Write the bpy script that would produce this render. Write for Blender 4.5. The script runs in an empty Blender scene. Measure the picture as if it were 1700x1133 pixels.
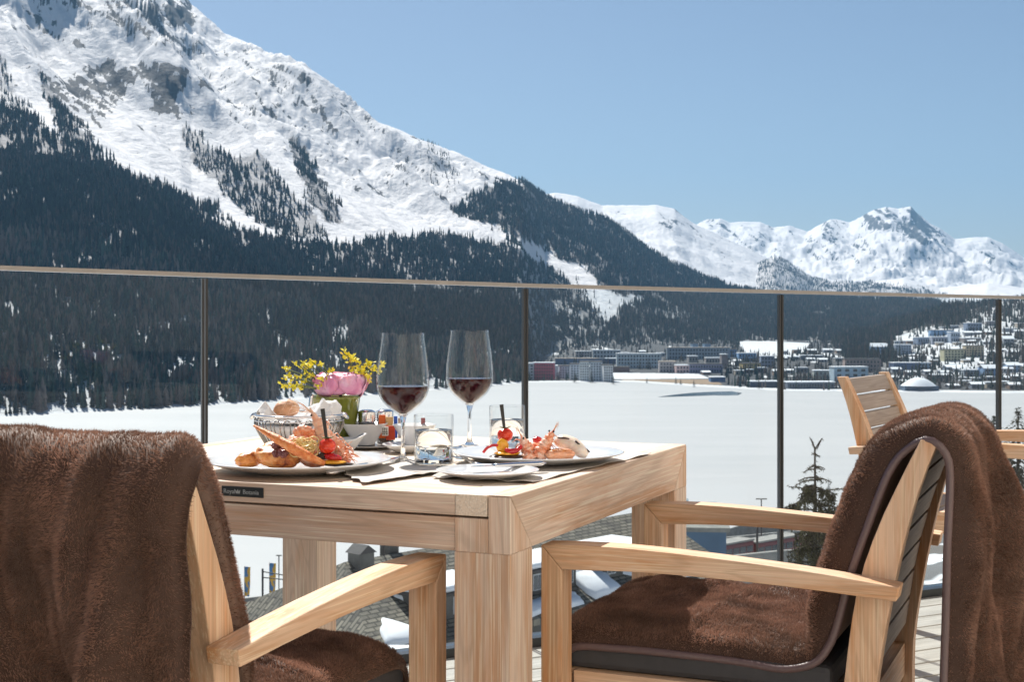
import bpy, bmesh, math, random
import numpy as np
from mathutils import Vector, Matrix
random.seed(7); RNG = np.random.default_rng(11)
PI = math.pi; R = math.radians
S = bpy.context.scene; COL = S.collection

# ------------------------------------------------------------------ camera
FPX, HPX, HCAM = 2320.0, 530.0, 1.0            # focal length and horizon in photo pixels, eye height over the deck
cam = bpy.data.objects.new('camera', bpy.data.cameras.new('camera')); COL.objects.link(cam)
cam.location = (0, 0, HCAM); cam.rotation_euler = (R(90), 0, 0)
cam.data.sensor_width = 36; cam.data.lens = FPX/1700*36
cam.data.shift_y = -(566.5-HPX)/1700
cam.data.clip_start = .05; cam.data.clip_end = 60000
cam.data.dof.use_dof = True; cam.data.dof.focus_distance = 2.3; cam.data.dof.aperture_fstop = 26
S.camera = cam
# ------------------------------------------------------------------ light
SUN_AZ, SUN_EL = R(-24.5), R(48)
to_sun = Vector((math.sin(SUN_AZ)*math.cos(SUN_EL), math.cos(SUN_AZ)*math.cos(SUN_EL), math.sin(SUN_EL)))
W = bpy.data.worlds.new('World'); S.world = W; W.use_nodes = True
wn = W.node_tree; bg = wn.nodes['Background']
sky = wn.nodes.new('ShaderNodeTexSky'); sky.sky_type = 'NISHITA'; sky.sun_disc = False
sky.sun_elevation = SUN_EL; sky.sun_rotation = SUN_AZ; sky.altitude = 1800
sky.air_density = 1.0; sky.dust_density = 2.4; sky.ozone_density = 1.0
wn.links.new(sky.outputs[0], bg.inputs[0]); bg.inputs[1].default_value = 0.054
sun = bpy.data.objects.new('sun', bpy.data.lights.new('sun', 'SUN')); COL.objects.link(sun)
sun.data.energy = 5.0; sun.data.angle = R(.5); sun.data.color = (1, .955, .88)
sun.rotation_euler = to_sun.to_track_quat('Z', 'Y').to_euler(); sun.location = (-5, 10, 14)
S.view_settings.view_transform = 'Standard'; S.view_settings.look = 'None'
S.view_settings.exposure = 0.70; S.view_settings.gamma = 1
S.render.engine = 'CYCLES'
S.cycles.use_denoising = True
try: S.cycles.denoiser = 'OPENIMAGEDENOISE'
except Exception: pass
S.cycles.max_bounces = 14; S.cycles.transparent_max_bounces = 24
S.cycles.transmission_bounces = 12; S.cycles.glossy_bounces = 4; S.cycles.diffuse_bounces = 3
S.cycles.sample_clamp_indirect = 6; S.cycles.volume_bounces = 0

# ------------------------------------------------------------------ helpers
def srgb(r, g, b):
    f = lambda c: ((c/255+.055)/1.055)**2.4 if c > 10 else c/255/12.92
    return (f(r), f(g), f(b))
def at(px, py, D):
    "world point seen at photo pixel (px, py) at depth D"
    return Vector(((px-850)/FPX*D, D, HCAM-(py-HPX)/FPX*D))
def new_mat(name):
    m = bpy.data.materials.new(name); m.use_nodes = True
    return m, m.node_tree, m.node_tree.nodes['Principled BSDF']
def nd(nt, typ, **kw):
    n = nt.nodes.new(typ)
    for k, v in kw.items():
        if k in n.inputs.keys() if isinstance(k, str) else False: n.inputs[k].default_value = v
        else: setattr(n, k, v)
    return n
def ramp(nt, stops, src=None, interp='LINEAR'):
    n = nt.nodes.new('ShaderNodeValToRGB'); cr = n.color_ramp; cr.interpolation = interp
    while len(cr.elements) > 1: cr.elements.remove(cr.elements[-1])
    for i, (p, c) in enumerate(stops):
        e = cr.elements[0] if i == 0 else cr.elements.new(p)
        e.position = p; e.color = (c, c, c, 1) if isinstance(c, (int, float)) else (*c, 1)
    if src is not None: nt.links.new(src, n.inputs[0])
    return n
def noise(nt, vec, scale, detail=4, rough=.55, dist=0.):
    n = nt.nodes.new('ShaderNodeTexNoise'); n.inputs['Scale'].default_value = scale
    n.inputs['Detail'].default_value = detail; n.inputs['Roughness'].default_value = rough
    n.inputs['Distortion'].default_value = dist
    if vec is not None: nt.links.new(vec, n.inputs['Vector'])
    return n.outputs['Fac']
def mapping(nt, vec, scale=(1, 1, 1), rot=(0, 0, 0), loc=(0, 0, 0)):
    n = nt.nodes.new('ShaderNodeMapping'); n.inputs['Scale'].default_value = scale
    n.inputs['Rotation'].default_value = rot; n.inputs['Location'].default_value = loc
    nt.links.new(vec, n.inputs['Vector']); return n.outputs[0]
def mixc(nt, fac, a, b, mode='MIX'):
    n = nt.nodes.new('ShaderNodeMix'); n.data_type = 'RGBA'; n.blend_type = mode
    for i, v in ((0, fac), (6, a), (7, b)):
        if hasattr(v, 'is_linked'): nt.links.new(v, n.inputs[i])
        else: n.inputs[i].default_value = v if i == 0 else (*v, 1)
    return n.outputs[2]
def bump(nt, h, strength, dist, bsdf):
    n = nt.nodes.new('ShaderNodeBump'); n.inputs['Strength'].default_value = strength
    n.inputs['Distance'].default_value = dist
    nt.links.new(h, n.inputs['Height']); nt.links.new(n.outputs[0], bsdf.inputs['Normal']); return n
def coord(nt, which='Object'):
    return nt.nodes.new('ShaderNodeTexCoord').outputs[which]
def attr(nt, name, out='Color'):
    n = nt.nodes.new('ShaderNodeAttribute'); n.attribute_name = name; return n.outputs[out]
def simple(name, col, rough=.5, metal=0, var=.12, nscale=40, bumps=0, spec=.5, sss=0):
    "plain material with procedural colour mottling"
    m, nt, b = new_mat(name); o = coord(nt)
    f = noise(nt, o, nscale, 5)
    c1 = tuple(max(0, c*(1-var)) for c in col); c2 = tuple(min(1, c*(1+var)) for c in col)
    r = ramp(nt, [(.3, c1), (.7, c2)], f); nt.links.new(r.outputs[0], b.inputs['Base Color'])
    b.inputs['Roughness'].default_value = rough; b.inputs['Metallic'].default_value = metal
    b.inputs['Specular IOR Level'].default_value = spec
    if sss: b.inputs['Subsurface Weight'].default_value = sss; b.inputs['Subsurface Radius'].default_value = (.01, .005, .003)
    if bumps: bump(nt, noise(nt, o, nscale*2, 6), bumps, .002, b)
    return m

def link(o, parent=None):
    COL.objects.link(o)
    if parent is not None: o.parent = parent
    return o
def np_mesh(name, V, F, mat=None, parent=None, attrs=None, smooth=False, loc=(0, 0, 0)):
    "mesh from numpy verts (n,3) and faces (m,k) of one size"
    me = bpy.data.meshes.new(name); V = np.asarray(V, np.float32); F = np.asarray(F, np.int32)
    me.vertices.add(len(V)); me.vertices.foreach_set('co', V.ravel())
    k = F.shape[1]; me.loops.add(F.size); me.loops.foreach_set('vertex_index', F.ravel())
    me.polygons.add(len(F)); me.polygons.foreach_set('loop_start', np.arange(0, F.size, k, dtype=np.int32))
    me.polygons.foreach_set('loop_total', np.full(len(F), k, np.int32))
    me.polygons.foreach_set('use_smooth', np.full(len(F), smooth))
    for an, a in (attrs or {}).items():
        a = np.asarray(a, np.float32)
        if a.ndim == 1: at_ = me.attributes.new(an, 'FLOAT', 'POINT'); at_.data.foreach_set('value', a)
        else:
            at_ = me.attributes.new(an, 'FLOAT_COLOR', 'POINT')
            at_.data.foreach_set('color', np.c_[a, np.ones(len(a))].astype(np.float32).ravel())
    me.update(calc_edges=True)
    if mat: me.materials.append(mat)
    o = bpy.data.objects.new(name, me); o.location = loc
    return link(o, parent)

class MB:
    "collects polygons; every primitive also stores grain coordinates in the attribute g"
    def __init__(s): s.v = []; s.f = []; s.g = []; s.sm = []
    def add(s, verts, faces, grain=0, smooth=False, off=None):
        n = len(s.v); off = off or [random.uniform(0, 40) for _ in range(3)]
        ax = {0: (0, 1, 2), 1: (1, 0, 2), 2: (2, 0, 1)}[grain]
        for p in verts:
            s.v.append(tuple(p)); s.g.append((p[ax[0]]+off[0], p[ax[1]]+off[1], p[ax[2]]+off[2]))
        for f in faces: s.f.append([i+n for i in f]); s.sm.append(smooth)
    def box(s, lo, hi, grain=0, M=None):
        x0, y0, z0 = lo; x1, y1, z1 = hi
        v = [(x0, y0, z0), (x1, y0, z0), (x1, y1, z0), (x0, y1, z0), (x0, y0, z1), (x1, y0, z1), (x1, y1, z1), (x0, y1, z1)]
        if M is not None: v = [tuple(M @ Vector(p)) for p in v]
        s.add(v, [(0, 3, 2, 1), (4, 5, 6, 7), (0, 1, 5, 4), (1, 2, 6, 5), (2, 3, 7, 6), (3, 0, 4, 7)], grain)
    def prism(s, poly, a0, a1, axis, grain=0, smooth=False):
        "polygon in the two other axes, extruded along axis from a0 to a1"
        def P(p, a):
            return {0: (a, p[0], p[1]), 1: (p[0], a, p[1]), 2: (p[0], p[1], a)}[axis]
        n = len(poly); v = [P(p, a0) for p in poly]+[P(p, a1) for p in poly]
        f = [tuple(range(n)), tuple(range(2*n-1, n-1, -1))]+[(i, i+n, (i+1) % n+n, (i+1) % n) for i in range(n)]
        s.add(v, f, grain, smooth)
    def tube(s, pts, rad, n=8, caps=True, smooth=True):
        pts = [Vector(p) for p in pts]
        if not hasattr(rad, '__len__'): rad = [rad]*len(pts)
        T = (pts[1]-pts[0]).normalized(); up = Vector((0, 0, 1)) if abs(T.z) < .9 else Vector((1, 0, 0))
        U = T.cross(up).normalized(); v = []
        for i, p in enumerate(pts):
            t = (pts[min(i+1, len(pts)-1)]-pts[max(i-1, 0)]).normalized()
            U = (U-t*U.dot(t)).normalized(); B = t.cross(U)
            for k in range(n):
                a = 2*PI*k/n; v.append(p+(U*math.cos(a)+B*math.sin(a))*rad[i])
        f = [(i*n+k, i*n+(k+1) % n, (i+1)*n+(k+1) % n, (i+1)*n+k) for i in range(len(pts)-1) for k in range(n)]
        if caps: f += [tuple(range(n-1, -1, -1)), tuple((len(pts)-1)*n+k for k in range(n))]
        s.add(v, f, 0, smooth)
    def lathe(s, prof, n=40, c=(0, 0, 0), smooth=True, wob=None):
        "profile of (r, z) turned round the z axis; r = 0 ends close"
        v = []; idx = []
        for r, z in prof:
            if r <= 1e-6: idx.append([len(v)]*n); v.append((c[0], c[1], c[2]+z))
            else:
                idx.append(list(range(len(v), len(v)+n)))
                for k in range(n):
                    a = 2*PI*k/n; v.append((c[0]+r*math.cos(a), c[1]+r*math.sin(a), c[2]+z))
        f = []
        for i in range(len(prof)-1):
            for k in range(n):
                q = [idx[i][k], idx[i][(k+1) % n], idx[i+1][(k+1) % n], idx[i+1][k]]
                u = []
                for x in q:
                    if x not in u: u.append(x)
                if len(u) > 2: f.append(tuple(u))
        s.add(v, f, 0, smooth)
    def build(s, name, mat, parent=None, bevel=0, M=None, loc=None):
        me = bpy.data.meshes.new(name)
        v = s.v if M is None else [tuple(M @ Vector(p)) for p in s.v]
        me.from_pydata(v, [], s.f); me.polygons.foreach_set('use_smooth', s.sm)
        a = me.attributes.new('g', 'FLOAT_VECTOR', 'POINT'); a.data.foreach_set('vector', np.array(s.g, np.float32).ravel())
        me.update(); me.materials.append(mat)
        o = bpy.data.objects.new(name, me); link(o, parent)
        if loc is not None: o.location = loc
        if bevel:
            b = o.modifiers.new('bevel', 'BEVEL'); b.width = bevel; b.segments = 2; b.limit_method = 'ANGLE'; b.angle_limit = R(35)
            b.harden_normals = False
        return o
def tag(o, label=None, cat=None, group=None, kind=None):
    if label: o['label'] = label
    if cat: o['category'] = cat
    if group: o['group'] = group
    if kind: o['kind'] = kind
    return o
def thing(name, label, cat, loc=(0, 0, 0), rz=0, group=None):
    o = bpy.data.objects.new(name, None); COL.objects.link(o); o.location = loc; o.rotation_euler = (0, 0, rz)
    o.empty_display_size = .1
    return tag(o, label, cat, group)
def copy_tree(o, parent=None):
    c = o.copy(); COL.objects.link(c); c.parent = parent
    for ch in [x for x in bpy.data.objects if x.parent == o]: copy_tree(ch, c)
    return c

# numpy gradient noise
def _grad(ix, iy, seed):
    h = (ix.astype(np.int64)*374761393 + iy.astype(np.int64)*668265263 + seed*2147483647) & 0xffffffff
    h = ((h ^ (h >> 13))*1274126177) & 0xffffffff; h = h ^ (h >> 16)
    a = (h & 0xffff)/65536.*2*np.pi
    return np.cos(a), np.sin(a)
def pnoise(x, y, seed=0):
    x = np.asarray(x, float); y = np.asarray(y, float)
    ix = np.floor(x); iy = np.floor(y); fx = x-ix; fy = y-iy
    u = fx**3*(fx*(fx*6-15)+10); v = fy**3*(fy*(fy*6-15)+10); r = []
    for dx in (0, 1):
        for dy in (0, 1):
            gx, gy = _grad(ix+dx, iy+dy, seed); r.append(gx*(fx-dx)+gy*(fy-dy))
    return ((r[0]*(1-u)+r[2]*u)*(1-v)+(r[1]*(1-u)+r[3]*u)*v)*1.5
def fbm(x, y, o=5, seed=0, g=.5, ridged=False):
    t = 0; a = 1; f = 1; n = 0
    for i in range(o):
        q = pnoise(x*f+i*17.3, y*f-i*9.1, seed+i)
        if ridged: q = 1-2*np.abs(q)
        t = t+a*q; n += a; a *= g; f *= 2.03
    return t/n
def sstep(a, b, x):
    t = np.clip((x-a)/(b-a), 0, 1); return t*t*(3-2*t)
def inpoly(px, py, poly):
    px = np.asarray(px); py = np.asarray(py); c = np.zeros(px.shape, bool); n = len(poly)
    for i in range(n):
        x0, y0 = poly[i]; x1, y1 = poly[(i+1) % n]
        if y0 == y1: continue
        k = ((y0 > py) != (y1 > py)) & (px < (x1-x0)*(py-y0)/(y1-y0)+x0); c ^= k
    return c
# ================================================================== THE VALLEY
LAKE = -60.0
def curve(pts):
    a = np.array(pts, float); return lambda px: np.interp(px, a[:, 0], a[:, 1])
shore_y = curve([(-1400, 760), (-400, 712), (0, 694), (340, 676), (600, 659), (830, 641), (870, 637), (1000, 636), (1050, 636), (1150, 643), (1300, 651), (1500, 653), (1700, 655), (3000, 680)])
def shoreD(px): return (HCAM-LAKE)*FPX/(shore_y(px)-HPX)
def sheet(px, Y, sky, Yr, Yb, p, mix=.4, back=.55, zb=LAKE-2.):
    yr = Yr(px) if callable(Yr) else np.full_like(px, Yr); yb = Yb(px) if callable(Yb) else np.full_like(px, Yb)
    zr = HCAM-(sky(px)-HPX)/FPX*yr
    t = (Y-yb)/(yr-yb); tc = np.clip(t, 0, 1)
    z = zb+(zr-zb)*(mix*tc+(1-mix)*tc**p)
    z = np.where(t > 1, zr-(Y-yr)*back, z); z = np.where(t < 0, zb-200., z)
    return z, t, zr-zb
skyM = curve([(-1400, 120), (-700, -60), (-200, -170), (0, -150), (130, -95), (250, -48), (300, -8), (318, 22), (340, 38), (365, 62), (430, 90), (500, 118), (560, 165), (620, 205), (700, 240), (760, 264), (830, 294), (880, 312), (950, 360), (1050, 430), (1150, 500), (1250, 560), (1400, 640)])
skyB = curve([(480, 620), (620, 500), (700, 420), (745, 356), (790, 332), (830, 314), (880, 317), (930, 337), (1000, 362), (1040, 384), (1080, 419), (1150, 452), (1200, 473), (1250, 486), (1320, 494), (1420, 497), (1500, 499), (1545, 500), (1580, 512), (1610, 525), (1700, 545), (1900, 560)])
skyF = curve([(1180, 640), (1330, 590), (1400, 562), (1450, 550), (1500, 536), (1560, 517), (1600, 509), (1640, 503), (1700, 498), (1900, 478), (3000, 420)])
skyE1 = curve([(500, 400), (800, 345), (880, 328), (920, 321), (960, 325), (1000, 340), (1040, 342), (1090, 341), (1120, 348), (1150, 370), (1200, 395), (1300, 440), (1400, 480), (1600, 540)])
skyE2 = curve([(1000, 430), (1100, 392), (1150, 380), (1172, 367), (1195, 364), (1212, 372), (1235, 370), (1262, 370), (1285, 380), (1310, 376), (1340, 386), (1362, 374), (1378, 366), (1410, 372), (1432, 360), (1450, 349), (1470, 344), (1492, 349), (1512, 346), (1522, 358), (1545, 374), (1560, 380), (1585, 398), (1640, 395), (1665, 405), (1700, 428), (1800, 445), (1900, 425), (3000, 380)])
skyE3 = curve([(1000, 520), (1180, 470), (1240, 448), (1285, 425), (1310, 436), (1350, 462), (1420, 470), (1500, 462), (1560, 478), (1640, 470), (1700, 478), (1900, 470), (3000, 480)])
def terrain(s, Y):
    px = 850+FPX*s; X = s*Y
    wx = X+60*fbm(X/500, Y/500, 3, 5); wy = Y+60*fbm(X/500, Y/500, 3, 9)
    al = wx*.55-wy*.83; ac = wx*.83+wy*.55
    g1 = fbm(ac/520, al/1900, 3, 21, .5, True); g2 = fbm(ac/130, al/1100, 4, 31, .5, True); f1 = fbm(ac/60, al/420, 5, 41, .5)
    cliff = fbm(wx/330, wy/330, 5, 77, .6, True)
    zM, t, H = sheet(px, Y, skyM, curve([(-1400, 3600), (0, 4600), (300, 4500), (850, 4000), (1400, 3800)]), lambda q: shoreD(q)+1150*sstep(862, 905, q), 1.7, .42)
    w = np.clip(t*(1.02-t)*4, 0, 1)**.8; hi = sstep(.3, .75, t)
    zM = zM+H*(.12*w*g1*(.35+hi)+.045*w*g2*(.25+hi))+f1*(4+10*hi)*np.clip(w+.15*(t < 1.2), 0, 1)+H*.040*w*hi*np.clip(cliff*1.6, -1, 1)
    zB, t, H = sheet(px, Y, skyB, curve([(480, 2600), (830, 3700), (1250, 3900), (1900, 3900)]), curve([(480, 1300), (850, 1500), (905, 2350), (1400, 2500), (1900, 2600)]), 1.15, .5)
    w = np.clip(t*(1.02-t)*4, 0, 1); zB = zB+H*.05*w*g1+f1*8*np.clip(w+.2, 0, 1)
    zF, t, H = sheet(px, Y, skyF, 2500., curve([(1180, 1700), (1500, 1420), (1900, 1350)]), 1.2, .6)
    w = np.clip(t*(1.02-t)*4, 0, 1); zF = zF+H*.04*w*g1+f1*4*w
    wE = fbm(X/700, Y/900, 4, 201)*sstep(7600, 5400, Y)*70; wE2 = fbm(X/800, Y/1100, 5, 211)*sstep(10750, 8200, Y)*110
    zE1, t, H = sheet(px+wE, Y, skyE1, 7600., 4600., 1.4, .3, zb=-40.)
    w = np.clip(t*(1.03-t)*4, 0, 1); e1 = fbm(X/900, Y/1300, 6, 51, .55, True); e2 = fbm(X/300, Y/400, 6, 61, .6)
    zE1 = zE1+H*(.10*w*e1+.03*w*e2)+e2*12*(t > .5)
    zE3, t, H = sheet(px, Y, skyE3, 7000., 5200., 1.3, .5, zb=-40.)
    w = np.clip(t*(1.02-t)*4, 0, 1); zE3 = zE3+H*(.16*w*e1)+e2*20*w
    zE2, t, H = sheet(px+wE2, Y, skyE2, 10800., 6600., 1.5, .3, zb=-40.)
    w = np.clip(t*(1.03-t)*4, 0, 1); zE2 = zE2+H*(.15*w*e1+.09*w*e2)+(e2*14*(t > .3)*(t < 1.3))
    Z = np.stack([zM, zB, zF, zE1, zE3, zE2]); who = np.argmax(Z, 0)
    plain = LAKE-1.0+18*sstep(0, 1500, Y-shoreD(px)-25)*sstep(880, 1000, px)+1.6*sstep(0, 22, Y-shoreD(px))+f1*.5
    z = Z.max(0); z = np.where(plain > z, plain, z); who = np.where(plain >= Z.max(0), 6, who)
    return z, who
# image-guided cover: where on the slopes forest, cliffs and clearings are (tested on the slope's own points)
FOREST = [
 [(-900, 60), (-300, 120), (0, 175), (70, 205), (120, 240), (165, 262), (200, 285), (260, 300), (300, 322), (345, 345), (400, 372), (470, 395), (560, 404), (600, 402), (660, 396), (720, 392), (760, 398), (800, 402), (850, 402), (900, 432), (940, 455), (985, 480), (1000, 520), (1020, 760), (-1000, 800)],
 [(-20, 60), (8, 100), (30, 160), (60, 200), (20, 215), (-60, 160)],
 [(60, 105), (90, 150), (120, 195), (165, 245), (150, 265), (110, 235), (75, 165)],
 [(298, 216), (330, 222), (352, 250), (400, 262), (432, 255), (452, 275), (470, 300), (495, 330), (512, 340), (545, 395), (470, 390), (420, 362), (380, 330), (330, 280)],
 [(480, 232), (500, 240), (522, 280), (540, 320), (565, 348), (570, 370), (545, 372), (520, 340), (500, 300)],
 [(745, 352), (790, 322), (830, 300), (930, 315), (1040, 360), (1250, 470), (1500, 490), (1610, 515), (1610, 600), (1000, 640), (1010, 490), (985, 462), (940, 430), (880, 400), (840, 385), (800, 370)],
 [(700, 230), (745, 250), (765, 300), (740, 330), (700, 300)],
 [(1240, 430), (1290, 424), (1340, 455), (1390, 472), (1420, 466), (1520, 480), (1600, 500), (1240, 500)],
 [(1180, 650), (1330, 592), (1400, 560), (1500, 533), (1600, 505), (1900, 470), (1900, 640)],
]
FDENS = [.82, .35, .75, .62, .7, .97, .10, .55, .42]
CLEAR = [  # snow glades inside the forest
 ([(850, 402), (905, 420), (950, 436), (985, 455), (1000, 478), (1040, 492), (1075, 494), (1065, 503), (1030, 512), (1012, 535), (1000, 520), (975, 505), (962, 480), (925, 455), (880, 430)], .90),
 ([(905, 508), (945, 505), (975, 530), (950, 545), (915, 540)], .45),
 ([(1100, 505), (1165, 512), (1150, 545), (1100, 545)], .30),
 ([(1225, 566), (1260, 572), (1340, 573), (1322, 583), (1300, 592), (1268, 590), (1240, 578)], 1.0),
 ([(590, 430), (700, 440), (760, 475), (640, 478)], .22),
 ([(1484, 556), (1546, 545), (1600, 545), (1600, 600), (1484, 596)], .90), ([(1560, 570), (1640, 570), (1640, 622), (1560, 622)], .85), ([(1600, 530), (1665, 526), (1700, 540), (1700, 566), (1600, 572)], .80), ([(1640, 572), (1700, 566), (1700, 625), (1640, 625)], .6),
 ([(345, 350), (430, 372), (480, 400), (420, 388), (360, 372)], .8),
]
ROCKS = [([(330, 40), (560, 160), (700, 235), (865, 312), (800, 350), (600, 330), (520, 240), (400, 200)], .30), ([(95, 120), (160, 108), (270, 100), (310, 118), (300, 190), (250, 150), (225, 130), (205, 165), (160, 210), (120, 165)], .95),
 ([(62, 105), (95, 130), (158, 230), (150, 245), (105, 180)], .9), ([(232, 108), (305, 118), (302, 200), (255, 185)], 1.),
 ([(60, 0), (160, 20), (230, 70), (330, 95), (300, 40), (250, 0)], .62), ([(180, 0), (320, 0), (325, 45), (260, 30)], .85),
 ([(30, 0), (80, 30), (160, 85), (110, 75), (60, 35)], .6),
 ([(330, 120), (385, 150), (440, 205), (380, 190), (335, 140)], .5), ([(380, 75), (520, 130), (570, 165), (470, 150), (420, 130)], .5),
 ([(480, 230), (515, 260), (560, 350), (530, 370), (500, 300)], .75), ([(620, 240), (760, 262), (770, 300), (660, 265)], .35),
 ([(1040, 343), (1120, 348), (1180, 372), (1180, 400), (1110, 390)], .45), ([(1160, 362), (1240, 372), (1235, 400), (1175, 390)], .65),
 ([(1265, 372), (1330, 380), (1320, 392), (1270, 388)], .6), ([(1365, 366), (1410, 372), (1390, 410), (1345, 420)], .7),
 ([(1425, 345), (1525, 345), (1568, 395), (1530, 408), (1480, 380), (1440, 385)], 1.0), ([(1180, 375), (1300, 385), (1420, 390), (1560, 400), (1690, 410), (1690, 460), (1200, 430)], .34), ([(930, 330), (1040, 345), (1180, 380), (1250, 430), (1100, 400)], .30), ([(1400, 405), (1440, 398), (1480, 425), (1420, 425)], .6), ([(1620, 395), (1680, 400), (1660, 420), (1610, 420)], .4)]
def cover(px, py, X, Y, who):
    jx = px+16*fbm(X/60, Y/60, 4, 3)+6*pnoise(X/11, Y/13, 8); jy = py+14*fbm(X/60, Y/60, 4, 13)+5*pnoise(X/11, Y/13, 18)
    fo = np.zeros(px.shape)
    for p, d in zip(FOREST, FDENS): fo = np.maximum(fo, inpoly(jx, jy, p)*d)
    for p, d in CLEAR: fo = np.where(inpoly(jx, jy, p), np.minimum(fo, 1-d), fo)
    nr = sstep(520, 200, Y-shoreD(px))*(who == 0); fo = fo*(1-.5*nr*sstep(-.25, .25, fbm(X/16, Y/60, 3, 88)))
    fo = np.where(Y-shoreD(px) < 30-16+8*fbm(X/30, Y*0, 3, 6), 0, fo)
    fo = np.where(who >= 6, 0, fo)
    fo = np.where((who == 5) | (who == 3), fo*.0, fo); fo = np.where((who == 4), np.minimum(fo, .5), fo)
    ro = np.zeros(px.shape)
    for p, d in ROCKS: ro = np.maximum(ro, inpoly(jx, jy, p)*d)
    return fo, ro
s_ax = np.concatenate([np.linspace(-1.1, -.42, 90), np.linspace(-.415, .415, 1150), np.linspace(.42, 1.1, 90)])
y_ax = np.geomspace(760, 13500, 620)
SS, YY = np.meshgrid(s_ax, y_ax, indexing='ij'); TZ, WHO = terrain(SS, YY); XX = SS*YY
PX = 850+FPX*SS; PY = HPX-(TZ-HCAM)/YY*FPX
FO, RO = cover(PX, PY, XX, YY, WHO)
gz = np.gradient(TZ, axis=1)/np.gradient(YY, axis=1); gx = np.gradient(TZ, axis=0)/np.maximum(np.gradient(XX, axis=0), .5)
slope = np.sqrt(gz**2+gx**2)
rk = fbm(XX/40, YY/60, 6, 91, .72); ra_, rc_ = PX*.80+PY*.60, -PX*.60+PY*.80; rks = fbm(ra_/42+.3*rk, rc_/9, 5, 97, .6)*1.2
rk2 = fbm(XX/220, YY/260, 4, 95)
snow = np.array([.73, .735, .745]); rock = np.array([.036, .039, .045]); floor_ = np.array([.11, .10, .095])
rfield = rk*.38+rks*.72+RO*.52-.385+.10*rk2+np.clip(slope-.66, -.25, .5)*.34-1.*(WHO >= 6)
rm = sstep(.03, .09, rfield)*(WHO < 6)
rm = np.where(WHO >= 6, 0, rm)
fm = np.clip(FO*1.05+.25*rk*(FO > 0), 0, 1)*(.86-.45*sstep(520, 150, YY-shoreD(PX))*(WHO == 0))
C = np.broadcast_to(snow, SS.shape+(3,))
C = C*(1-fm[..., None])+floor_*fm[..., None]
# the strip of shore and the town's ground: trodden snow, brown meadow and asphalt
tg = (WHO == 6) & (YY > shoreD(PX)+40)
tn = fbm(XX/60, YY/200, 4, 66); C = np.where((tg & (tn > -.32))[..., None], np.array([.055, .055, .058]), C)
mead = tg & inpoly(PX, PY, [(1010, 622), (1180, 622), (1200, 640), (1040, 634)]) & (PY > 630); C = np.where(mead[..., None], np.array([.30, .21, .13]), C)
C = np.where((inpoly(PX, PY, [(1222, 564), (1345, 570), (1325, 594), (1240, 592)]) & (WHO == 6))[..., None], snow, C)
fld = (WHO == 6) & inpoly(PX, PY, [(1015, 619), (1160, 621), (1180, 629), (1020, 630)]); C = np.where(fld[..., None], snow, C)
ns, ny = SS.shape; idx = np.arange(ns*ny).reshape(ns, ny)
Fq = np.stack([idx[:-1, :-1], idx[1:, :-1], idx[1:, 1:], idx[:-1, 1:]], -1).reshape(-1, 4)
m_ter, nt, b = new_mat('slope_ground'); nt.links.new(attr(nt, 'cover'), b.inputs['Base Color']); b.inputs['Roughness'].default_value = .85
m_mtn, nt, b = new_mat('mountain_ground'); c = attr(nt, 'cover'); o_ = coord(nt)
def madd(a, k, c0):
    n = nt.nodes.new('ShaderNodeMath'); n.operation = 'MULTIPLY_ADD'; nt.links.new(a, n.inputs[0]); n.inputs[1].default_value = k
    if hasattr(c0, 'is_linked'): nt.links.new(c0, n.inputs[2])
    else: n.inputs[2].default_value = c0
    return n.outputs[0]
nA = noise(nt, mapping(nt, o_, (1, 1, .6)), .07, 6, .75); nB = noise(nt, o_, .012, 4, .6)
fld_ = madd(nB, .40, madd(nA, .95, madd(attr(nt, 'rockfield', 'Fac'), 1, -.665)))
rkf = ramp(nt, [(.035, 0), (.075, 1)], fld_).outputs[0]
rc = ramp(nt, [(.3, (.014, .018, .024)), (.7, (.062, .066, .074))], noise(nt, o_, .06, 5, .7)).outputs[0]
nt.links.new(mixc(nt, rkf, c, rc), b.inputs['Base Color'])
b.inputs['Roughness'].default_value = .8; b.inputs['Specular IOR Level'].default_value = .25
bump(nt, noise(nt, o_, .03, 8, .66), .6, 16, b)
terr = np_mesh('mountains', np.stack([XX, YY, TZ], -1).reshape(-1, 3), Fq, m_mtn, attrs={'cover': C.reshape(-1, 3), 'rockfield': rfield.ravel()}, smooth=True)
tag(terr, 'snow covered alpine slopes and cliffs rising beyond the lake', kind='structure')

def terr_z(X, Y):
    s = np.asarray(X, float)/np.asarray(Y, float); fi = np.interp(s, s_ax, np.arange(ns)); fj = np.interp(Y, y_ax, np.arange(ny))
    i = np.clip(fi.astype(int), 0, ns-2); j = np.clip(fj.astype(int), 0, ny-2); a = fi-i; b_ = fj-j
    return (TZ[i, j]*(1-a)+TZ[i+1, j]*a)*(1-b_)+(TZ[i, j+1]*(1-a)+TZ[i+1, j+1]*a)*b_
def grid_lookup(A, X, Y):
    s = X/Y; i = np.clip(np.rint(np.interp(s, s_ax, np.arange(ns))).astype(int), 0, ns-1); j = np.clip(np.rint(np.interp(Y, y_ax, np.arange(ny))).astype(int), 0, ny-1)
    return A[i, j]

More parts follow.
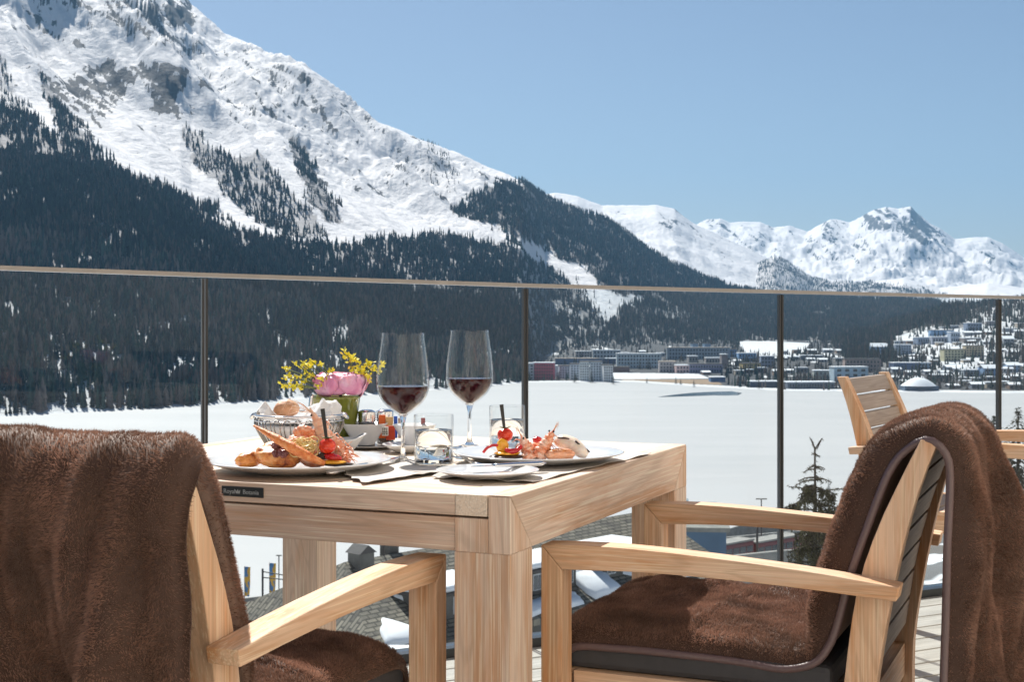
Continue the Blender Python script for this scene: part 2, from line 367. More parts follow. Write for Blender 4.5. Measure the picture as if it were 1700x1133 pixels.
# frozen lake
m_lake, nt, b = new_mat('lake_snow'); o_ = coord(nt)
f = noise(nt, mapping(nt, o_, (.004, .02, 1)), 1, 6, .6)
r = ramp(nt, [(.3, (.395, .395, .395)), (.7, (.45, .445, .44))], f)
n2_ = noise(nt, mapping(nt, o_, (.0035, .006, 1), loc=(4, 2, 0)), 1, 2, .4); tr2 = ramp(nt, [(.492, 0), (.499, .30), (.501, .30), (.508, 0)], n2_)
nt.links.new(mixc(nt, tr2.outputs[0], r.outputs[0], (.36, .37, .385)), b.inputs['Base Color'])
b.inputs['Roughness'].default_value = .7; bump(nt, noise(nt, mapping(nt, o_, (.05, .2, 1)), 1, 6), .3, .4, b)
lk = MB(); lk.add([(-1700, 240, 0), (1700, 240, 0), (1700, 1500, 0), (-1700, 1500, 0)], [(0, 1, 2, 3)])
tag(lk.build('lake', m_lake, loc=(0, 0, LAKE+.15)), 'frozen lake under smooth white snow', kind='structure')
m_wat = simple('open_water', (.02, .045, .055), .12, nscale=.05)
def water_patch(poly, name, label):
    q = MB(); pts = []
    for px, py in poly:
        D = (HCAM-(LAKE+.25))*FPX/(py-HPX); pts.append(((px-850)/FPX*D, D, LAKE+.25))
    q.add(pts, [tuple(range(len(pts)))]); tag(q.build(name, m_wat), label, kind='structure')
water_patch([(1092, 659.5), (1120, 659), (1165, 657.5), (1185, 656.5), (1200, 657), (1225, 656.5), (1232, 653), (1215, 650), (1195, 650.5), (1180, 651), (1150, 652.5), (1120, 655.5)], 'water', 'dark open water where the river enters the frozen lake')

# ------------------------------------------------------------------ forests
def conifer_template(layers, n, rng, slim=1.0):
    V = []; F = []
    for L in range(layers):
        z0 = .06+.90*L/layers; z1 = min(1., z0+1.9/layers+.04); r = (1-z0)**.85*.17*slim*(.85+.3*rng.random())
        base = len(V); V.append((0, 0, z1)); ph = rng.random()*6
        for k in range(n):
            a = ph+2*np.pi*k/n; q = r*(.55+.75*rng.random()); V.append((q*np.cos(a), q*np.sin(a), z0-.02+.05*rng.random()))
        for k in range(n): F.append((base, base+1+k, base+1+(k+1) % n))
    return np.array(V), np.array(F)
def forest(name, X, Y, Zg, H, col, templ, mat):
    n = len(X); VT, FT, CT = [], [], []; off = 0; pick = RNG.integers(0, len(templ), n); th = RNG.random(n)*6.283
    for k, (V, F) in enumerate(templ):
        m = np.where(pick == k)[0]
        if not len(m): continue
        c, s = np.cos(th[m]), np.sin(th[m]); h = H[m]
        vx = (V[None, :, 0]*c[:, None]-V[None, :, 1]*s[:, None])*h[:, None]+X[m][:, None]
        vy = (V[None, :, 0]*s[:, None]+V[None, :, 1]*c[:, None])*h[:, None]+Y[m][:, None]
        vz = V[None, :, 2]*h[:, None]+Zg[m][:, None]
        VT.append(np.stack([vx, vy, vz], -1).reshape(-1, 3))
        FT.append((F[None]+(off+np.arange(len(m))*len(V))[:, None, None]).reshape(-1, 3)); off += len(m)*len(V)
        CT.append(np.repeat(col[m], len(V), 0))
    return np_mesh(name, np.concatenate(VT), np.concatenate(FT), mat, attrs={'tint': np.concatenate(CT)})
m_for, nt, b = new_mat('conifer_foliage'); nt.links.new(attr(nt, 'tint'), b.inputs['Base Color'])
b.inputs['Roughness'].default_value = .9; b.inputs['Specular IOR Level'].default_value = .1
rg = np.random.default_rng(5)
T_near = [conifer_template(7, 8, rg, sl) for sl in (1., .85, .7, 1.1, .8)]
T_far = [conifer_template(4, 5, rg, sl) for sl in (1., .85, .75)]
def scatter(n, s0, s1, Y0, Y1):
    u = RNG.random(n); Y = np.sqrt(Y0**2+u*(Y1**2-Y0**2)); s = RNG.uniform(s0, s1, n); X = s*Y
    return X, Y
def tree_cols(n, X, Y):
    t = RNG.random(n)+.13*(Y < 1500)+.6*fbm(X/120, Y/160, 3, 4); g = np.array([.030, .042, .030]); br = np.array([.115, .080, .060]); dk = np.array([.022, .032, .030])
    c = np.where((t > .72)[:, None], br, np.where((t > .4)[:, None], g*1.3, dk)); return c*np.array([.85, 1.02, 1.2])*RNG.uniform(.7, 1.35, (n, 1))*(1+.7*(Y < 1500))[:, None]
def plant(name, label, n, s0, s1, Y0, Y1, templ, hmin, hmax, whos):
    X, Y = scatter(n, s0, s1, Y0, Y1); fo = grid_lookup(FO, X, Y); wh = grid_lookup(WHO, X, Y)
    cl = .72+1.7*fbm(X/38, Y/50, 3, 44)
    k = (RNG.random(n) < fo*cl*1.25) & np.isin(wh, whos); k &= grid_lookup(rm, X, Y) < .97
    X, Y = X[k], Y[k]; fo = fo[k]; z = terr_z(X, Y)
    k = (HPX-(z-HCAM)/Y*FPX) > -40; X, Y, z, fo = X[k], Y[k], z[k], fo[k]
    H = RNG.uniform(hmin, hmax, len(X))*(.62+.38*np.clip(fo, 0, 1))*(.8+.5*fbm(X/70, Y/70, 2, 71))
    o = forest(name, X, Y, z-.8, H, tree_cols(len(X), X, Y), templ, m_for); tag(o, label, kind='stuff'); return len(X)
cnt = plant('forest', 'dark conifer and bare larch forest covering the lower mountainside beyond the lake', 52000, -.43, .08, 860, 1900, T_near, 15, 26, (0, 1))
cnt += plant('forest', 'upper forest thinning out towards the snow slopes', 62000, -.43, -.0601, 1900, 4300, T_far, 14, 24, (0, 1))
cnt += plant('forest', 'forest covering the rounded hill behind the town', 105000, -.06, .40, 1350, 4300, T_far, 15, 24, (0, 1, 2))
cnt += plant('forest', 'sparse wood at the foot of the far snowy range', 30000, .14, .38, 5200, 7200, T_far, 16, 24, (4,))
print('TREES', cnt)
# ================================================================== THE TOWN
def ground_hit(px, py, Ymin=900, Ymax=4200):
    "depth at which the view ray through a photo pixel meets the slope"
    Y = np.geomspace(Ymin, Ymax, 400); z = HCAM-(py-HPX)/FPX*Y; g = np.maximum(terr_z((px-850)/FPX*Y, Y), LAKE+.1)
    k = np.where(g >= z)[0]; return float(Y[k[0]]) if len(k) else Ymax
_wm = {}
def wall_mat(c):
    if c not in _wm:
        m, nt, b = new_mat('render_wall'); o = coord(nt); lin = tuple(min(.75, x*1.75) for x in srgb(*c))
        f = noise(nt, o, .35, 4); r = ramp(nt, [(.3, tuple(x*.82 for x in lin)), (.7, tuple(min(1, x*1.1) for x in lin))], f)
        nt.links.new(r.outputs[0], b.inputs['Base Color']); b.inputs['Roughness'].default_value = .85; _wm[c] = m
    return _wm[c]
m_win = simple('window_glass', (.03, .045, .06), .15, nscale=.4)
m_snow = simple('roof_snow', (.86, .88, .90), .8, var=.05, nscale=1.2)
m_roofd = simple('dark_roof', (.07, .065, .065), .8, var=.25, nscale=1)
m_roofb = simple('tan_roof', (.42, .34, .27), .8, var=.15, nscale=1)
win_me = None
def windows(root, w, d, h, nx, nz):
    global win_me
    if win_me is None:
        q = MB(); q.box((-.5, -.5, -.5), (.5, .5, .5)); o = q.build('window', m_win); win_me = o.data; bpy.data.objects.remove(o)
    for i in range(nx):
        for j in range(nz):
            o = bpy.data.objects.new('window', win_me); link(o, root)
            px_, pz_ = w/nx, h/nz
            o.location = (-w/2+px_*(i+.5), -d/2, pz_*(j+.52)); o.scale = (px_*.5, .24, pz_*.5)
def building(label, x0, x1, ytop, ybase, col, roof='snow', win=None, cat='building', group='buildings of the lakeside town', depth=15, rot=None, D=None, sink=3.):
    pc = (x0+x1)/2; D = D or ground_hit(pc, ybase); w = (x1-x0)/FPX*D; h = (ybase-ytop)/FPX*D
    zb = HCAM-(ybase-HPX)/FPX*D; rz = random.uniform(-.12, .12) if rot is None else rot
    t = thing('house' if w < 22 else 'building', label, cat, ((pc-850)/FPX*D, D+depth/2, zb), rz, group)
    q = MB(); rh = 0
    if roof == 'gable' or roof == 'gablesnow':
        rh = h*.28; hb = h-rh
        q.box((-w/2, -depth/2, -sink), (w/2, depth/2, hb)); q.build('wall', wall_mat(col), t)
        r_ = MB(); e = .8
        r_.prism([(-depth/2-e, hb-.15), (0, hb+rh), (depth/2+e, hb-.15), (depth/2+e, hb-.5), (0, hb+rh-.5), (-depth/2-e, hb-.5)], -w/2-e, w/2+e, 0)
        r_.build('roof', m_snow if roof == 'gablesnow' else m_roofd, t)
    else:
        hb = h-.8
        q.box((-w/2, -depth/2, -sink), (w/2, depth/2, hb)); q.build('wall', wall_mat(col), t)
        r_ = MB(); r_.box((-w/2-.4, -depth/2-.4, hb), (w/2+.4, depth/2+.4, hb+.8))
        r_.build('roof', {'snow': m_snow, 'dark': m_roofd, 'tan': m_roofb}[roof], t)
    if win: windows(t, w*.94, depth+.12, hb*.96, *win)
    return t
B = building
B('red apartment block with pale balconies on the far lake shore', 886, 921, 602, 631, (150, 62, 78), 'snow', (8, 5))
B('pale grey block adjoining the left side of the red apartments', 872, 886, 603, 631, (150, 152, 158), 'snow', (2, 5))
B('slim white house just right of the red apartment block', 918, 928, 607, 626, (190, 190, 192), 'snow')
B('grey apartment slab, leftmost of the stepped lakeside blocks', 928, 946, 607, 629, (152, 158, 168), 'dark', (4, 5))
B('grey apartment slab, second from the left of the stepped lakeside blocks', 947, 962, 604, 631, (160, 165, 175), 'dark', (3, 6))
B('tall pale apartment slab in the middle of the stepped lakeside blocks', 963, 979, 600, 633, (172, 177, 186), 'dark', (4, 7))
B('tall pale apartment slab, fourth of the stepped lakeside blocks', 981, 1000, 600, 633, (165, 170, 180), 'dark', (4, 7))
B('apartment slab with grid of windows, rightmost of the stepped lakeside blocks', 1001, 1017, 606, 635, (178, 181, 188), 'dark', (4, 6))
B('long flat blue-grey building behind the stepped lakeside blocks', 922, 1004, 595, 606, (70, 92, 120), 'tan')
B('small beige house with snowy roof at the forest foot, above the long blue-grey building', 955, 984, 583, 593, (150, 145, 142), 'snow', (6, 2))
B('off-white house with stepped roof beside the long white hotel', 984, 1030, 581, 595, (168, 168, 168), 'snow', (8, 2))
B('long white hotel with rows of small windows behind dark firs', 1024, 1098, 587, 612, (168, 174, 178), 'snow', (14, 4))
B('low navy hall under a snow strip, left of the long white hotel', 994, 1030, 595, 605, (48, 66, 96), 'snow')
B('low dark brown sheds right of the stepped lakeside blocks', 1016, 1046, 609, 619, (82, 66, 68), 'dark')
B('beige three-storey house standing at the right end of the snow field', 1095, 1122, 600, 619, (150, 142, 140), 'tan', (5, 3))
B('pinkish house between the beige house and the long lilac building', 1122, 1144, 606, 620, (172, 146, 142), 'snow', (4, 2))
B('long lilac-grey building in the middle of the town', 1144, 1200, 604, 620, (120, 116, 136), 'dark', (12, 2))
g = B('grand hotel with flat tan roof and wide grey front below the forest', 1108, 1212, 577, 597, (112, 122, 132), 'tan', (20, 3), cat='hotel')
B('left stair tower of the grand hotel, blue-grey', 1149, 1158, 570, 590, (100, 120, 140), 'dark', cat='tower')
B('right stair tower of the grand hotel, blue-grey', 1169, 1179, 570, 590, (100, 120, 140), 'dark', cat='tower')
B('blue-grey house right of the grand hotel', 1212, 1224, 580, 594, (84, 110, 140), 'dark', (3, 2))
B('square brown church tower in the middle of the town', 1198, 1208, 588, 613, (104, 96, 98), 'snow', cat='tower')
B('snow-roofed house left of the brown church tower', 1172, 1197, 594, 604, (128, 118, 114), 'snow', (5, 1))
B('small snow-roofed chalet below the grand hotel', 1143, 1158, 591, 602, (120, 116, 116), 'snow', (3, 1))
B('bright blue-grey house below the snowy clearing', 1226, 1256, 586, 601, (86, 118, 152), 'snow', (6, 2))
B('mustard yellow house right of the church tower', 1232, 1262, 603, 615, (166, 146, 96), 'dark', (5, 2))
B('tall grey house under the snowy clearing', 1264, 1286, 591, 611, (92, 102, 120), 'snow', (4, 3))
B('tiny hut with pointed snow roof by the shore', 1167, 1179, 616, 623, (110, 90, 80), 'gablesnow', cat='hut')
B('low blue boathouse with a snow patch on its roof', 1180, 1204, 626, 635, (66, 96, 132), 'snow', cat='boathouse')
B('long low dark station building on the lake shore, left half', 1246, 1300, 633, 644, (66, 72, 84), 'snow')
B('long low dark station building on the lake shore, right half', 1306, 1386, 634, 646, (72, 80, 92), 'snow', (16, 1))
B('grey-beige hall left of the white strip-windowed building', 1353, 1382, 615, 632, (128, 130, 126), 'snow', (4, 2))
w_ = B('white building with long dark strip windows behind the far chair', 1383, 1441, 609, 636, (150, 166, 188), 'snow', (4, 3))
B('big brown apartment building above the white strip-windowed building', 1404, 1463, 596, 618, (124, 108, 104), 'dark', (10, 3))
B('blue-grey hall with a bright snow roof right of the big brown apartments', 1482, 1526, 602, 617, (64, 82, 110), 'snow')
B('pale blue house beside the blue-grey hall', 1526, 1546, 602, 614, (120, 138, 156), 'snow', (4, 2))
B('yellowish apartment block on the slope right of centre', 1567, 1601, 580, 600, (150, 146, 120), 'dark', (6, 4))
B('tan hotel with flat roof beside the yellowish apartment block', 1604, 1634, 574, 593, (138, 126, 104), 'dark', (6, 4))
B('wide grey house with thick snow roof below the tan hotel', 1572, 1604, 606, 618, (90, 100, 112), 'gablesnow', (5, 1))
B('low white-roofed building next to the tall fence joint', 1600, 1632, 614, 625, (120, 126, 132), 'snow', (6, 1))
B('light blue house with snowy gable left of the tall fence joint', 1632, 1662, 606, 626, (112, 138, 168), 'gablesnow', (5, 2))
B('grey apartment block under the long snowy rooftops', 1488, 1514, 572, 590, (112, 122, 136), 'snow', (6, 4))
B('long snow-covered rooftops, left end of the hillside terrace', 1488, 1522, 566, 573, (140, 146, 156), 'snow')
B('long snow-covered rooftops, second building of the hillside terrace', 1522, 1548, 560, 571, (100, 112, 130), 'snow', (6, 1))
B('long snow-covered rooftops, broad middle of the hillside terrace', 1548, 1578, 559, 570, (118, 122, 134), 'snow', (6, 1))
B('long snow-covered rooftops, right end of the hillside terrace', 1578, 1594, 551, 569, (128, 138, 152), 'snow', (4, 2))
B('blue glass-fronted hall on the hill above the terrace of rooftops', 1546, 1584, 548, 558, (92, 120, 150), 'dark')
B('snow-roofed house high on the wooded hill left of the tall fence joint', 1605, 1630, 536, 549, (96, 108, 126), 'snow', (5, 2))
B('highest snow-roofed house by the tall fence joint', 1640, 1660, 533, 541, (110, 104, 104), 'snow')
B('snowy bungalow row in the middle of the wooded hill', 1603, 1632, 550, 557, (110, 112, 118), 'gablesnow')
B('long white-roofed house directly above the tan hotel', 1599, 1628, 561, 570, (104, 98, 96), 'snow')
B('white-roofed house right of the tall fence joint, uppermost', 1669, 1690, 545, 553, (100, 104, 112), 'snow')
B('white-roofed house at the right picture edge, uppermost', 1690, 1712, 536, 545, (130, 120, 110), 'snow')
B('twin snow-roofed house right of the tall fence joint', 1667, 1684, 558, 574, (120, 124, 130), 'gablesnow', (3, 2))
B('blue-grey villa with snowy roof near the right picture edge', 1671, 1694, 602, 618, (112, 134, 160), 'gablesnow', (4, 2))
B('cream villa cut by the right picture edge', 1694, 1716, 604, 618, (170, 150, 130), 'gablesnow', (4, 2))
B('beige block standing alone at the foot of the left forest', 813, 829, 565, 575, (150, 130, 108), 'snow', D=1900, sink=14)
B('grey-blue clinic at the foot of the left forest beside the fence joint', 832, 866, 573, 597, (96, 116, 142), 'snow', (6, 3), D=1700, sink=25)
B('brown chalet group house upper left of the far chair', 1395, 1422, 571, 580, (84, 90, 104), 'gablesnow')
B('blue house with snowy gable above the far chair, left one', 1448, 1474, 570, 590, (96, 120, 150), 'gablesnow', (4, 3))
B('snowy chalet peeking out of the dark trees left of the far chair', 1330, 1366, 590, 598, (88, 92, 104), 'snow')
# domed hall
D = ground_hit(1533, 650); t = thing('hall', 'low round hall with a domed snow roof on the lake shore', 'hall', ((1533-850)/FPX*D, D+14, HCAM-(652-HPX)/FPX*D), 0, 'buildings of the lakeside town')
w = 56/FPX*D; q = MB(); q.box((-w/2, -10, -2), (w/2, 10, 5)); q.build('wall', wall_mat((52, 70, 88)), t)
q = MB(); q.lathe([(w*.52, 0), (w*.45, 1.6), (w*.3, 4.6), (w*.16, 6.4), (0, 7.0)], 36, (0, 0, 5)); q.build('roof', m_snow, t)
# small chalets, row by row
ORD = ['first', 'second', 'third', 'fourth', 'fifth', 'sixth', 'seventh', 'eighth', 'ninth', 'tenth', 'eleventh', 'twelfth']
cols_ = [(104, 84, 72), (130, 124, 120), (92, 98, 108), (150, 138, 122), (84, 76, 76), (140, 142, 146)]
for rname, y_, x0, x1, n, sz in (('lowest row right of far chair', 622, 1476, 1690, 8, 17), ('row under the yellow house', 622, 1215, 1345, 6, 16),
        ('middle row right of far chair', 596, 1478, 1570, 4, 15), ('row below the snowy clearing', 600, 1290, 1400, 5, 14), ('top row on the wooded hill', 547, 1560, 1600, 2, 11), ('upper row on the right slope', 571, 1480, 1700, 9, 13), ('row above the brown apartments', 590, 1290, 1480, 8, 13), ('row above the domed hall', 633, 1470, 1700, 10, 15),
        ('row behind the lilac building', 600, 1215, 1330, 6, 13), ('row left of the grand hotel', 590, 1000, 1108, 4, 13), ('row under the white strip-windowed building', 640, 1390, 1480, 4, 16), ('highest row at the right edge', 556, 1632, 1700, 4, 12), ('row below the tan hotel', 606, 1510, 1700, 7, 15), 
        ('row right of wooded hill', 588, 1640, 1700, 4, 14), ('row right of the domed hall', 645, 1575, 1700, 6, 18)):
    for i in range(n):
        if i >= 12: break
        x = x0+(x1-x0)*(i+.5)/n+random.uniform(-4, 4); w = sz*random.uniform(.75, 1.2); h = w*random.uniform(.45, .62); y = y_+random.uniform(-3.5, 3.5)
        ci = random.randrange(6)
        B(f'{["brown", "grey", "blue", "tan", "dark", "pale"][ci]} snow-roofed house, {ORD[i]} from left, {rname}', x-w/2, x+w/2, y-h, y, cols_[ci], random.choice(['gablesnow', 'snow', 'gablesnow']), (3, 1), cat='house', depth=10, group='small snow-roofed houses of the town')
# trees between the houses
n = 9000; s_ = RNG.uniform(.0, .42, n); Y_ = RNG.uniform(1180, 2600, n); X_ = s_*Y_
wh = grid_lookup(WHO, X_, Y_); pxx = 850+FPX*s_; tnn = fbm(X_/70, Y_/180, 3, 64)
z_ = terr_z(X_, Y_); pyy = HPX-(z_-HCAM)/Y_*FPX
clr = inpoly(pxx, pyy, [(995, 615), (1195, 615), (1200, 642), (1000, 642)]) | inpoly(pxx, pyy, [(1220, 562), (1350, 570), (1320, 590), (1240, 588)]) | (inpoly(pxx, pyy, [(1380, 600), (1470, 600), (1470, 645), (1380, 645)]) & (RNG.random(n) < .7)) | (inpoly(pxx, pyy, [(875, 580), (1215, 574), (1215, 640), (875, 640)]) & (RNG.random(n) < .72))
k = (wh == 6) & (Y_ > shoreD(pxx)+22) & (RNG.random(n) < .52+1.2*tnn) & ~clr & (pxx > 875)
X_, Y_, z_ = X_[k], Y_[k], z_[k]
tag(forest('town_trees', X_, Y_, z_-.5, RNG.uniform(6, 12, len(X_)), tree_cols(len(X_), X_, Y_), T_near, m_for), 'dark firs and bare larches growing between the houses of the town', kind='stuff')
def fir(name, label, px, ybase, ytop, D, group, wid=.9, tmpl=None, tint=(.03, .045, .035), dens=1):
    H = (ybase-ytop)/FPX*D; p = at(px, ybase, D); t = thing(name, label, 'tree', p, 0, group)
    q = MB(); q.tube([(0, 0, -.5), (0, 0, H*.5), (0, 0, H*.97)], [H*.018, H*.012, H*.003], 7); q.build('trunk', m_bark, t)
    rng = np.random.default_rng(int(px)); n = int(900*dens); u = rng.random(n)**.75; hh = .08+.92*u
    rad = (1-hh)**.8*.20*wid+.008; lay = .5+.5*np.sin(hh*62+rng.random()*6); rr = rad*(.35+.65*lay)*rng.uniform(.25, 1.1, n); th = rng.random(n)*6.283
    c = np.stack([rr*np.cos(th), rr*np.sin(th), hh-rr*.35], -1)*H
    sz = H*(.022+.030*rng.random(n))*(1.15-hh)*1.15
    d = np.stack([np.cos(th), np.sin(th), rng.uniform(-.9, .1, n)], -1); d /= np.linalg.norm(d, axis=1)[:, None]
    sd = np.stack([-np.sin(th), np.cos(th), rng.uniform(-.5, .5, n)], -1)
    V = np.stack([c-sd*sz[:, None]*.5, c+sd*sz[:, None]*.5, c+d*sz[:, None]*2.0], 1).reshape(-1, 3)
    F = np.arange(3*n).reshape(-1, 3); col = np.repeat(np.array(tint)*rng.uniform(.6, 1.5, (n, 1)), 3, 0)
    np_mesh('crown', V, F, m_for, t, {'tint': col}); return t
m_bark = simple('bark', (.07, .05, .038), .9, var=.3, nscale=8)
for i, (px, yb, yt, lab) in enumerate([(1003, 616, 594, 'dark fir in front of the long white hotel, leftmost of three'), (1062, 614, 596, 'dark fir in front of the long white hotel, middle of three'), (1076, 614, 595, 'dark fir in front of the long white hotel, rightmost of three'),
        (954, 636, 617, 'dark bushy fir before the stepped lakeside blocks, left'), (982, 636, 614, 'dark fir before the stepped lakeside blocks, right'), (1018, 639, 622, 'slim dark fir at the right corner of the stepped blocks'),
        (1074, 637, 627, 'lone small fir on the brown shore meadow'), (1122, 638, 626, 'left of two firs on the shore by the snow field'), (1130, 639, 628, 'right of two firs on the shore by the snow field'), (1152, 643, 630, 'dark fir left of the tiny snow-roofed hut on the shore'),
        (1260, 646, 628, 'dark fir on the shore left of the station building'), (1487, 657, 640, 'dark bush fir right behind the far chair back')]):
    fir('fir_tree', lab, px, yb, yt, ground_hit(px, yb) if yb < 640 else (HCAM-LAKE-1)*FPX/(yb-HPX), 'firs standing on the far shore', 1.5)
# rough shoreline strip with low bushes
# ================================================================== BELOW THE TERRACE
gx_ = np.linspace(-170, 260, 260); gy_ = np.concatenate([np.linspace(5.6, 60, 60), np.linspace(62, 440, 130)])
GX, GY = np.meshgrid(gx_, gy_, indexing='ij')
prof = np.array([(0, -8), (40, -8.3), (44, -9.5), (50, -15), (62, -17), (95, -24), (120, -31), (170, -43), (230, -53), (290, -59.4), (330, -60.6), (440, -61.5)], float)
GYs = GY-np.clip((GX-0)*.9, -30, 110)*sstep(120, 300, GY)
GZ = np.interp(GYs, prof[:, 0], prof[:, 1])+fbm(GX/14, GY/18, 4, 5)*.8*sstep(44, 70, GY)
rn = fbm(GX/22, GY/30, 5, 19); road = (np.abs(GYs-262-6*np.sin(GX/60)) < 14) | (np.abs(GYs-160) < 7) | (np.abs(GYs-208) < 8)
GC = np.where((rn > .0)[..., None], np.array([.11, .095, .08]), np.array([.74, .76, .78]))
GC = np.where(road[..., None], np.array([.12, .12, .12])*(1+.4*rn[..., None]), GC); GC = np.where((GY < 46)[..., None], np.array([.80, .82, .84]), GC)
n1, n2 = GX.shape; ix = np.arange(n1*n2).reshape(n1, n2); Fq = np.stack([ix[:-1, :-1], ix[1:, :-1], ix[1:, 1:], ix[:-1, 1:]], -1).reshape(-1, 4)
tag(np_mesh('hillside', np.stack([GX, GY, GZ], -1).reshape(-1, 3), Fq, m_ter, attrs={'cover': GC.reshape(-1, 3)}, smooth=True), 'snow patched slope falling from the hotel to the lake', kind='structure')
def hz_(X, Y):
    i = int(np.clip(np.searchsorted(gx_, X), 1, n1-1)); j = int(np.clip(np.searchsorted(gy_, Y), 1, n2-1)); return float(GZ[i, j])
# stone-slab roof house
m_stone, nt, b = new_mat('stone_slab_roof'); o_ = coord(nt)
br = nt.nodes.new('ShaderNodeTexBrick'); br.offset = .5; nt.links.new(mapping(nt, attr(nt, 'g', 'Vector'), (1, 1, 1)), br.inputs['Vector'])
br.inputs['Color1'].default_value = (.34, .30, .23, 1); br.inputs['Color2'].default_value = (.10, .09, .08, 1); br.inputs['Mortar'].default_value = (.02, .02, .02, 1)
br.inputs['Scale'].default_value = 1.5; br.inputs['Mortar Size'].default_value = .06; br.inputs['Brick Width'].default_value = .8; br.inputs['Row Height'].default_value = .34
cc = mixc(nt, .35, br.outputs[0], ramp(nt, [(.3, (.06, .055, .045)), (.7, (.30, .27, .20))], noise(nt, o_, 2.4, 6)).outputs[0], 'MIX')
nt.links.new(cc, b.inputs['Base Color']); b.inputs['Roughness'].default_value = .85; bump(nt, br.outputs['Fac'], .8, -.05, b)
m_plaster = simple('old_plaster', (.12, .115, .105), .9, var=.25, nscale=1.5)
m_frame_w = simple('white_paint_frame', (.55, .56, .57), .5, nscale=3)
Rl = Vector((-7.2, 60, -9.45)); Rr = Vector((10.3, 79.5, -9.45)); ax = (Rr-Rl); Lr = 18.2; ang = math.atan2(ax.y, ax.x)
house = thing('stone_roof_house', 'old house with stone slab roof, chimneys and snow patches below the terrace', 'house', (Rl.x, Rl.y, -17), ang)
q = MB(); q.box((.5, -4.6, -2), (Lr+3.6, 4.6, 5.0)); q.build('wall', m_plaster, house)
def slope_pt(x, v): # v = metres down the slope in plan from the ridge towards the camera
    return (x, -v, 7.55-v*.50)
q = MB(); rz0 = 7.55; hv = 5.4
V = [(0, 0, rz0), (Lr+4, 0, rz0), (Lr+4, -hv, rz0-hv*.5), (-3.2, -hv, rz0-hv*.5), (Lr+4, hv, rz0-hv*.5), (-3.2, hv, rz0-hv*.5)]
V2 = [(a, b_, c_-.28) for a, b_, c_ in V]
q.add(V+V2, [(0, 3, 2, 1), (0, 1, 4, 5), (0, 5, 3), (6, 7, 8, 9), (6, 11, 10, 7), (6, 9, 11), (2, 3, 9, 8), (3, 5, 11, 9), (4, 10, 11, 5)][:6]+[(3, 9, 8, 2), (5, 11, 9, 3), (4, 10, 11, 5)], 0, off=[0, 0, 0])
q.build('roof', m_stone, house)
def chimney(x, v, w, h, mat, lab=None):
    p = slope_pt(x, v); q = MB(); q.box((x-w/2, p[1]-w/2, p[2]-1), (x+w/2, p[1]+w/2, p[2]+h)); c = q.build('chimney', mat, house)
    q = MB(); q.prism([(x-w*.62, p[2]+h), (x+w*.62, p[2]+h), (x, p[2]+h+.35)], p[1]-w*.6, p[1]+w*.6, 1); q.build('cap', m_roofd, c)
    if lab: c['label'] = lab
chimney(-.1+.7, .4, .8, .6, m_plaster); chimney(3.2, -.6, .6, .3, m_plaster); chimney(18.6, 2.2, .75, 1.9, simple('blue_sheet_metal', (.06, .085, .11), .5, nscale=1), 'blue-grey metal clad chimney')
q = MB(); q.tube([(2.3, 0, rz0), (2.3, 0, rz0+.75)], .035, 6); q.build('antenna', m_roofd, house)
def snow_patch(pts, th=.22, seed=0):
    "irregular slab of snow lying on the roof slope"
    P = []; n = len(pts)
    for i in range(n):
        (x0, v0), (x1, v1) = pts[i], pts[(i+1) % n]
        for k in range(5):
            u = k/5; P.append((x0+(x1-x0)*u+random.uniform(-.09, .09), v0+(v1-v0)*u+random.uniform(-.09, .09)))
    cx = sum(p[0] for p in P)/len(P); cv = sum(p[1] for p in P)/len(P); m = len(P); V = []
    for s, z in ((1, .02), (.97, th*.7), (.86, th)):
        for p in P:
            a = slope_pt(cx+(p[0]-cx)*s, cv+(p[1]-cv)*s); V.append((a[0], a[1], a[2]+z))
    f = [(r*m+i, r*m+(i+1) % m, (r+1)*m+(i+1) % m, (r+1)*m+i) for r in (0, 1) for i in range(m)]+[tuple(2*m+i for i in range(m))]
    q = MB(); q.add(V, f, 0, True); q.build('snow_patch', m_snow, house)
def dormer(x, v, w, nwin):
    p = slope_pt(x, v); h = 1.0; q = MB(); q.box((x-w/2, p[1]-.1, p[2]-.3), (x+w/2, p[1]+2.2, p[2]+h)); d = q.build('dormer', m_plaster, house)
    q = MB(); q.box((x-w/2-.3, p[1]-.5, p[2]+h), (x+w/2+.3, p[1]+2.6, p[2]+h+.12)); q.build('dormer_roof', m_roofd, d)
    q = MB(); q.box((x-w/2-.25, p[1]-.42, p[2]+h+.123), (x+w/2+.25, p[1]+2.3, p[2]+h+.42)); q.build('snow_cover', m_snow, d, bevel=.12)
    for k in range(nwin):
        xx = x-w/2+w*(k+.5)/nwin; q = MB(); q.box((xx-.33, p[1]-.14, p[2]+.1), (xx+.33, p[1]-.103, p[2]+.85)); q.build('window_frame', m_frame_w, d)
        q = MB()
        for sx in (-1, 1): q.box((xx+sx*.15-.12, p[1]-.16, p[2]+.16), (xx+sx*.15+.12, p[1]-.143, p[2]+.79))
        q.build('pane', m_win, d)
dormer(2.6, 4.2, 3.6, 3); dormer(8.6, 3.9, 4.4, 4); dormer(14.6, 3.9, 3.4, 3)
snow_patch([(.3, 2.1), (3.4, 2.2), (3.8, 3.1), (1.2, 3.3)]); snow_patch([(4.9, 2.4), (10.8, 2.2), (12.6, 3.6), (5.3, 3.7)], .35); snow_patch([(-2.3, 5.), (-1.2, 3.6), (.4, 5.), (0, 5.3)]); snow_patch([(11.2, 1.6), (12.4, 1.7), (16.5, 4.), (14.8, 4.3)], .3)
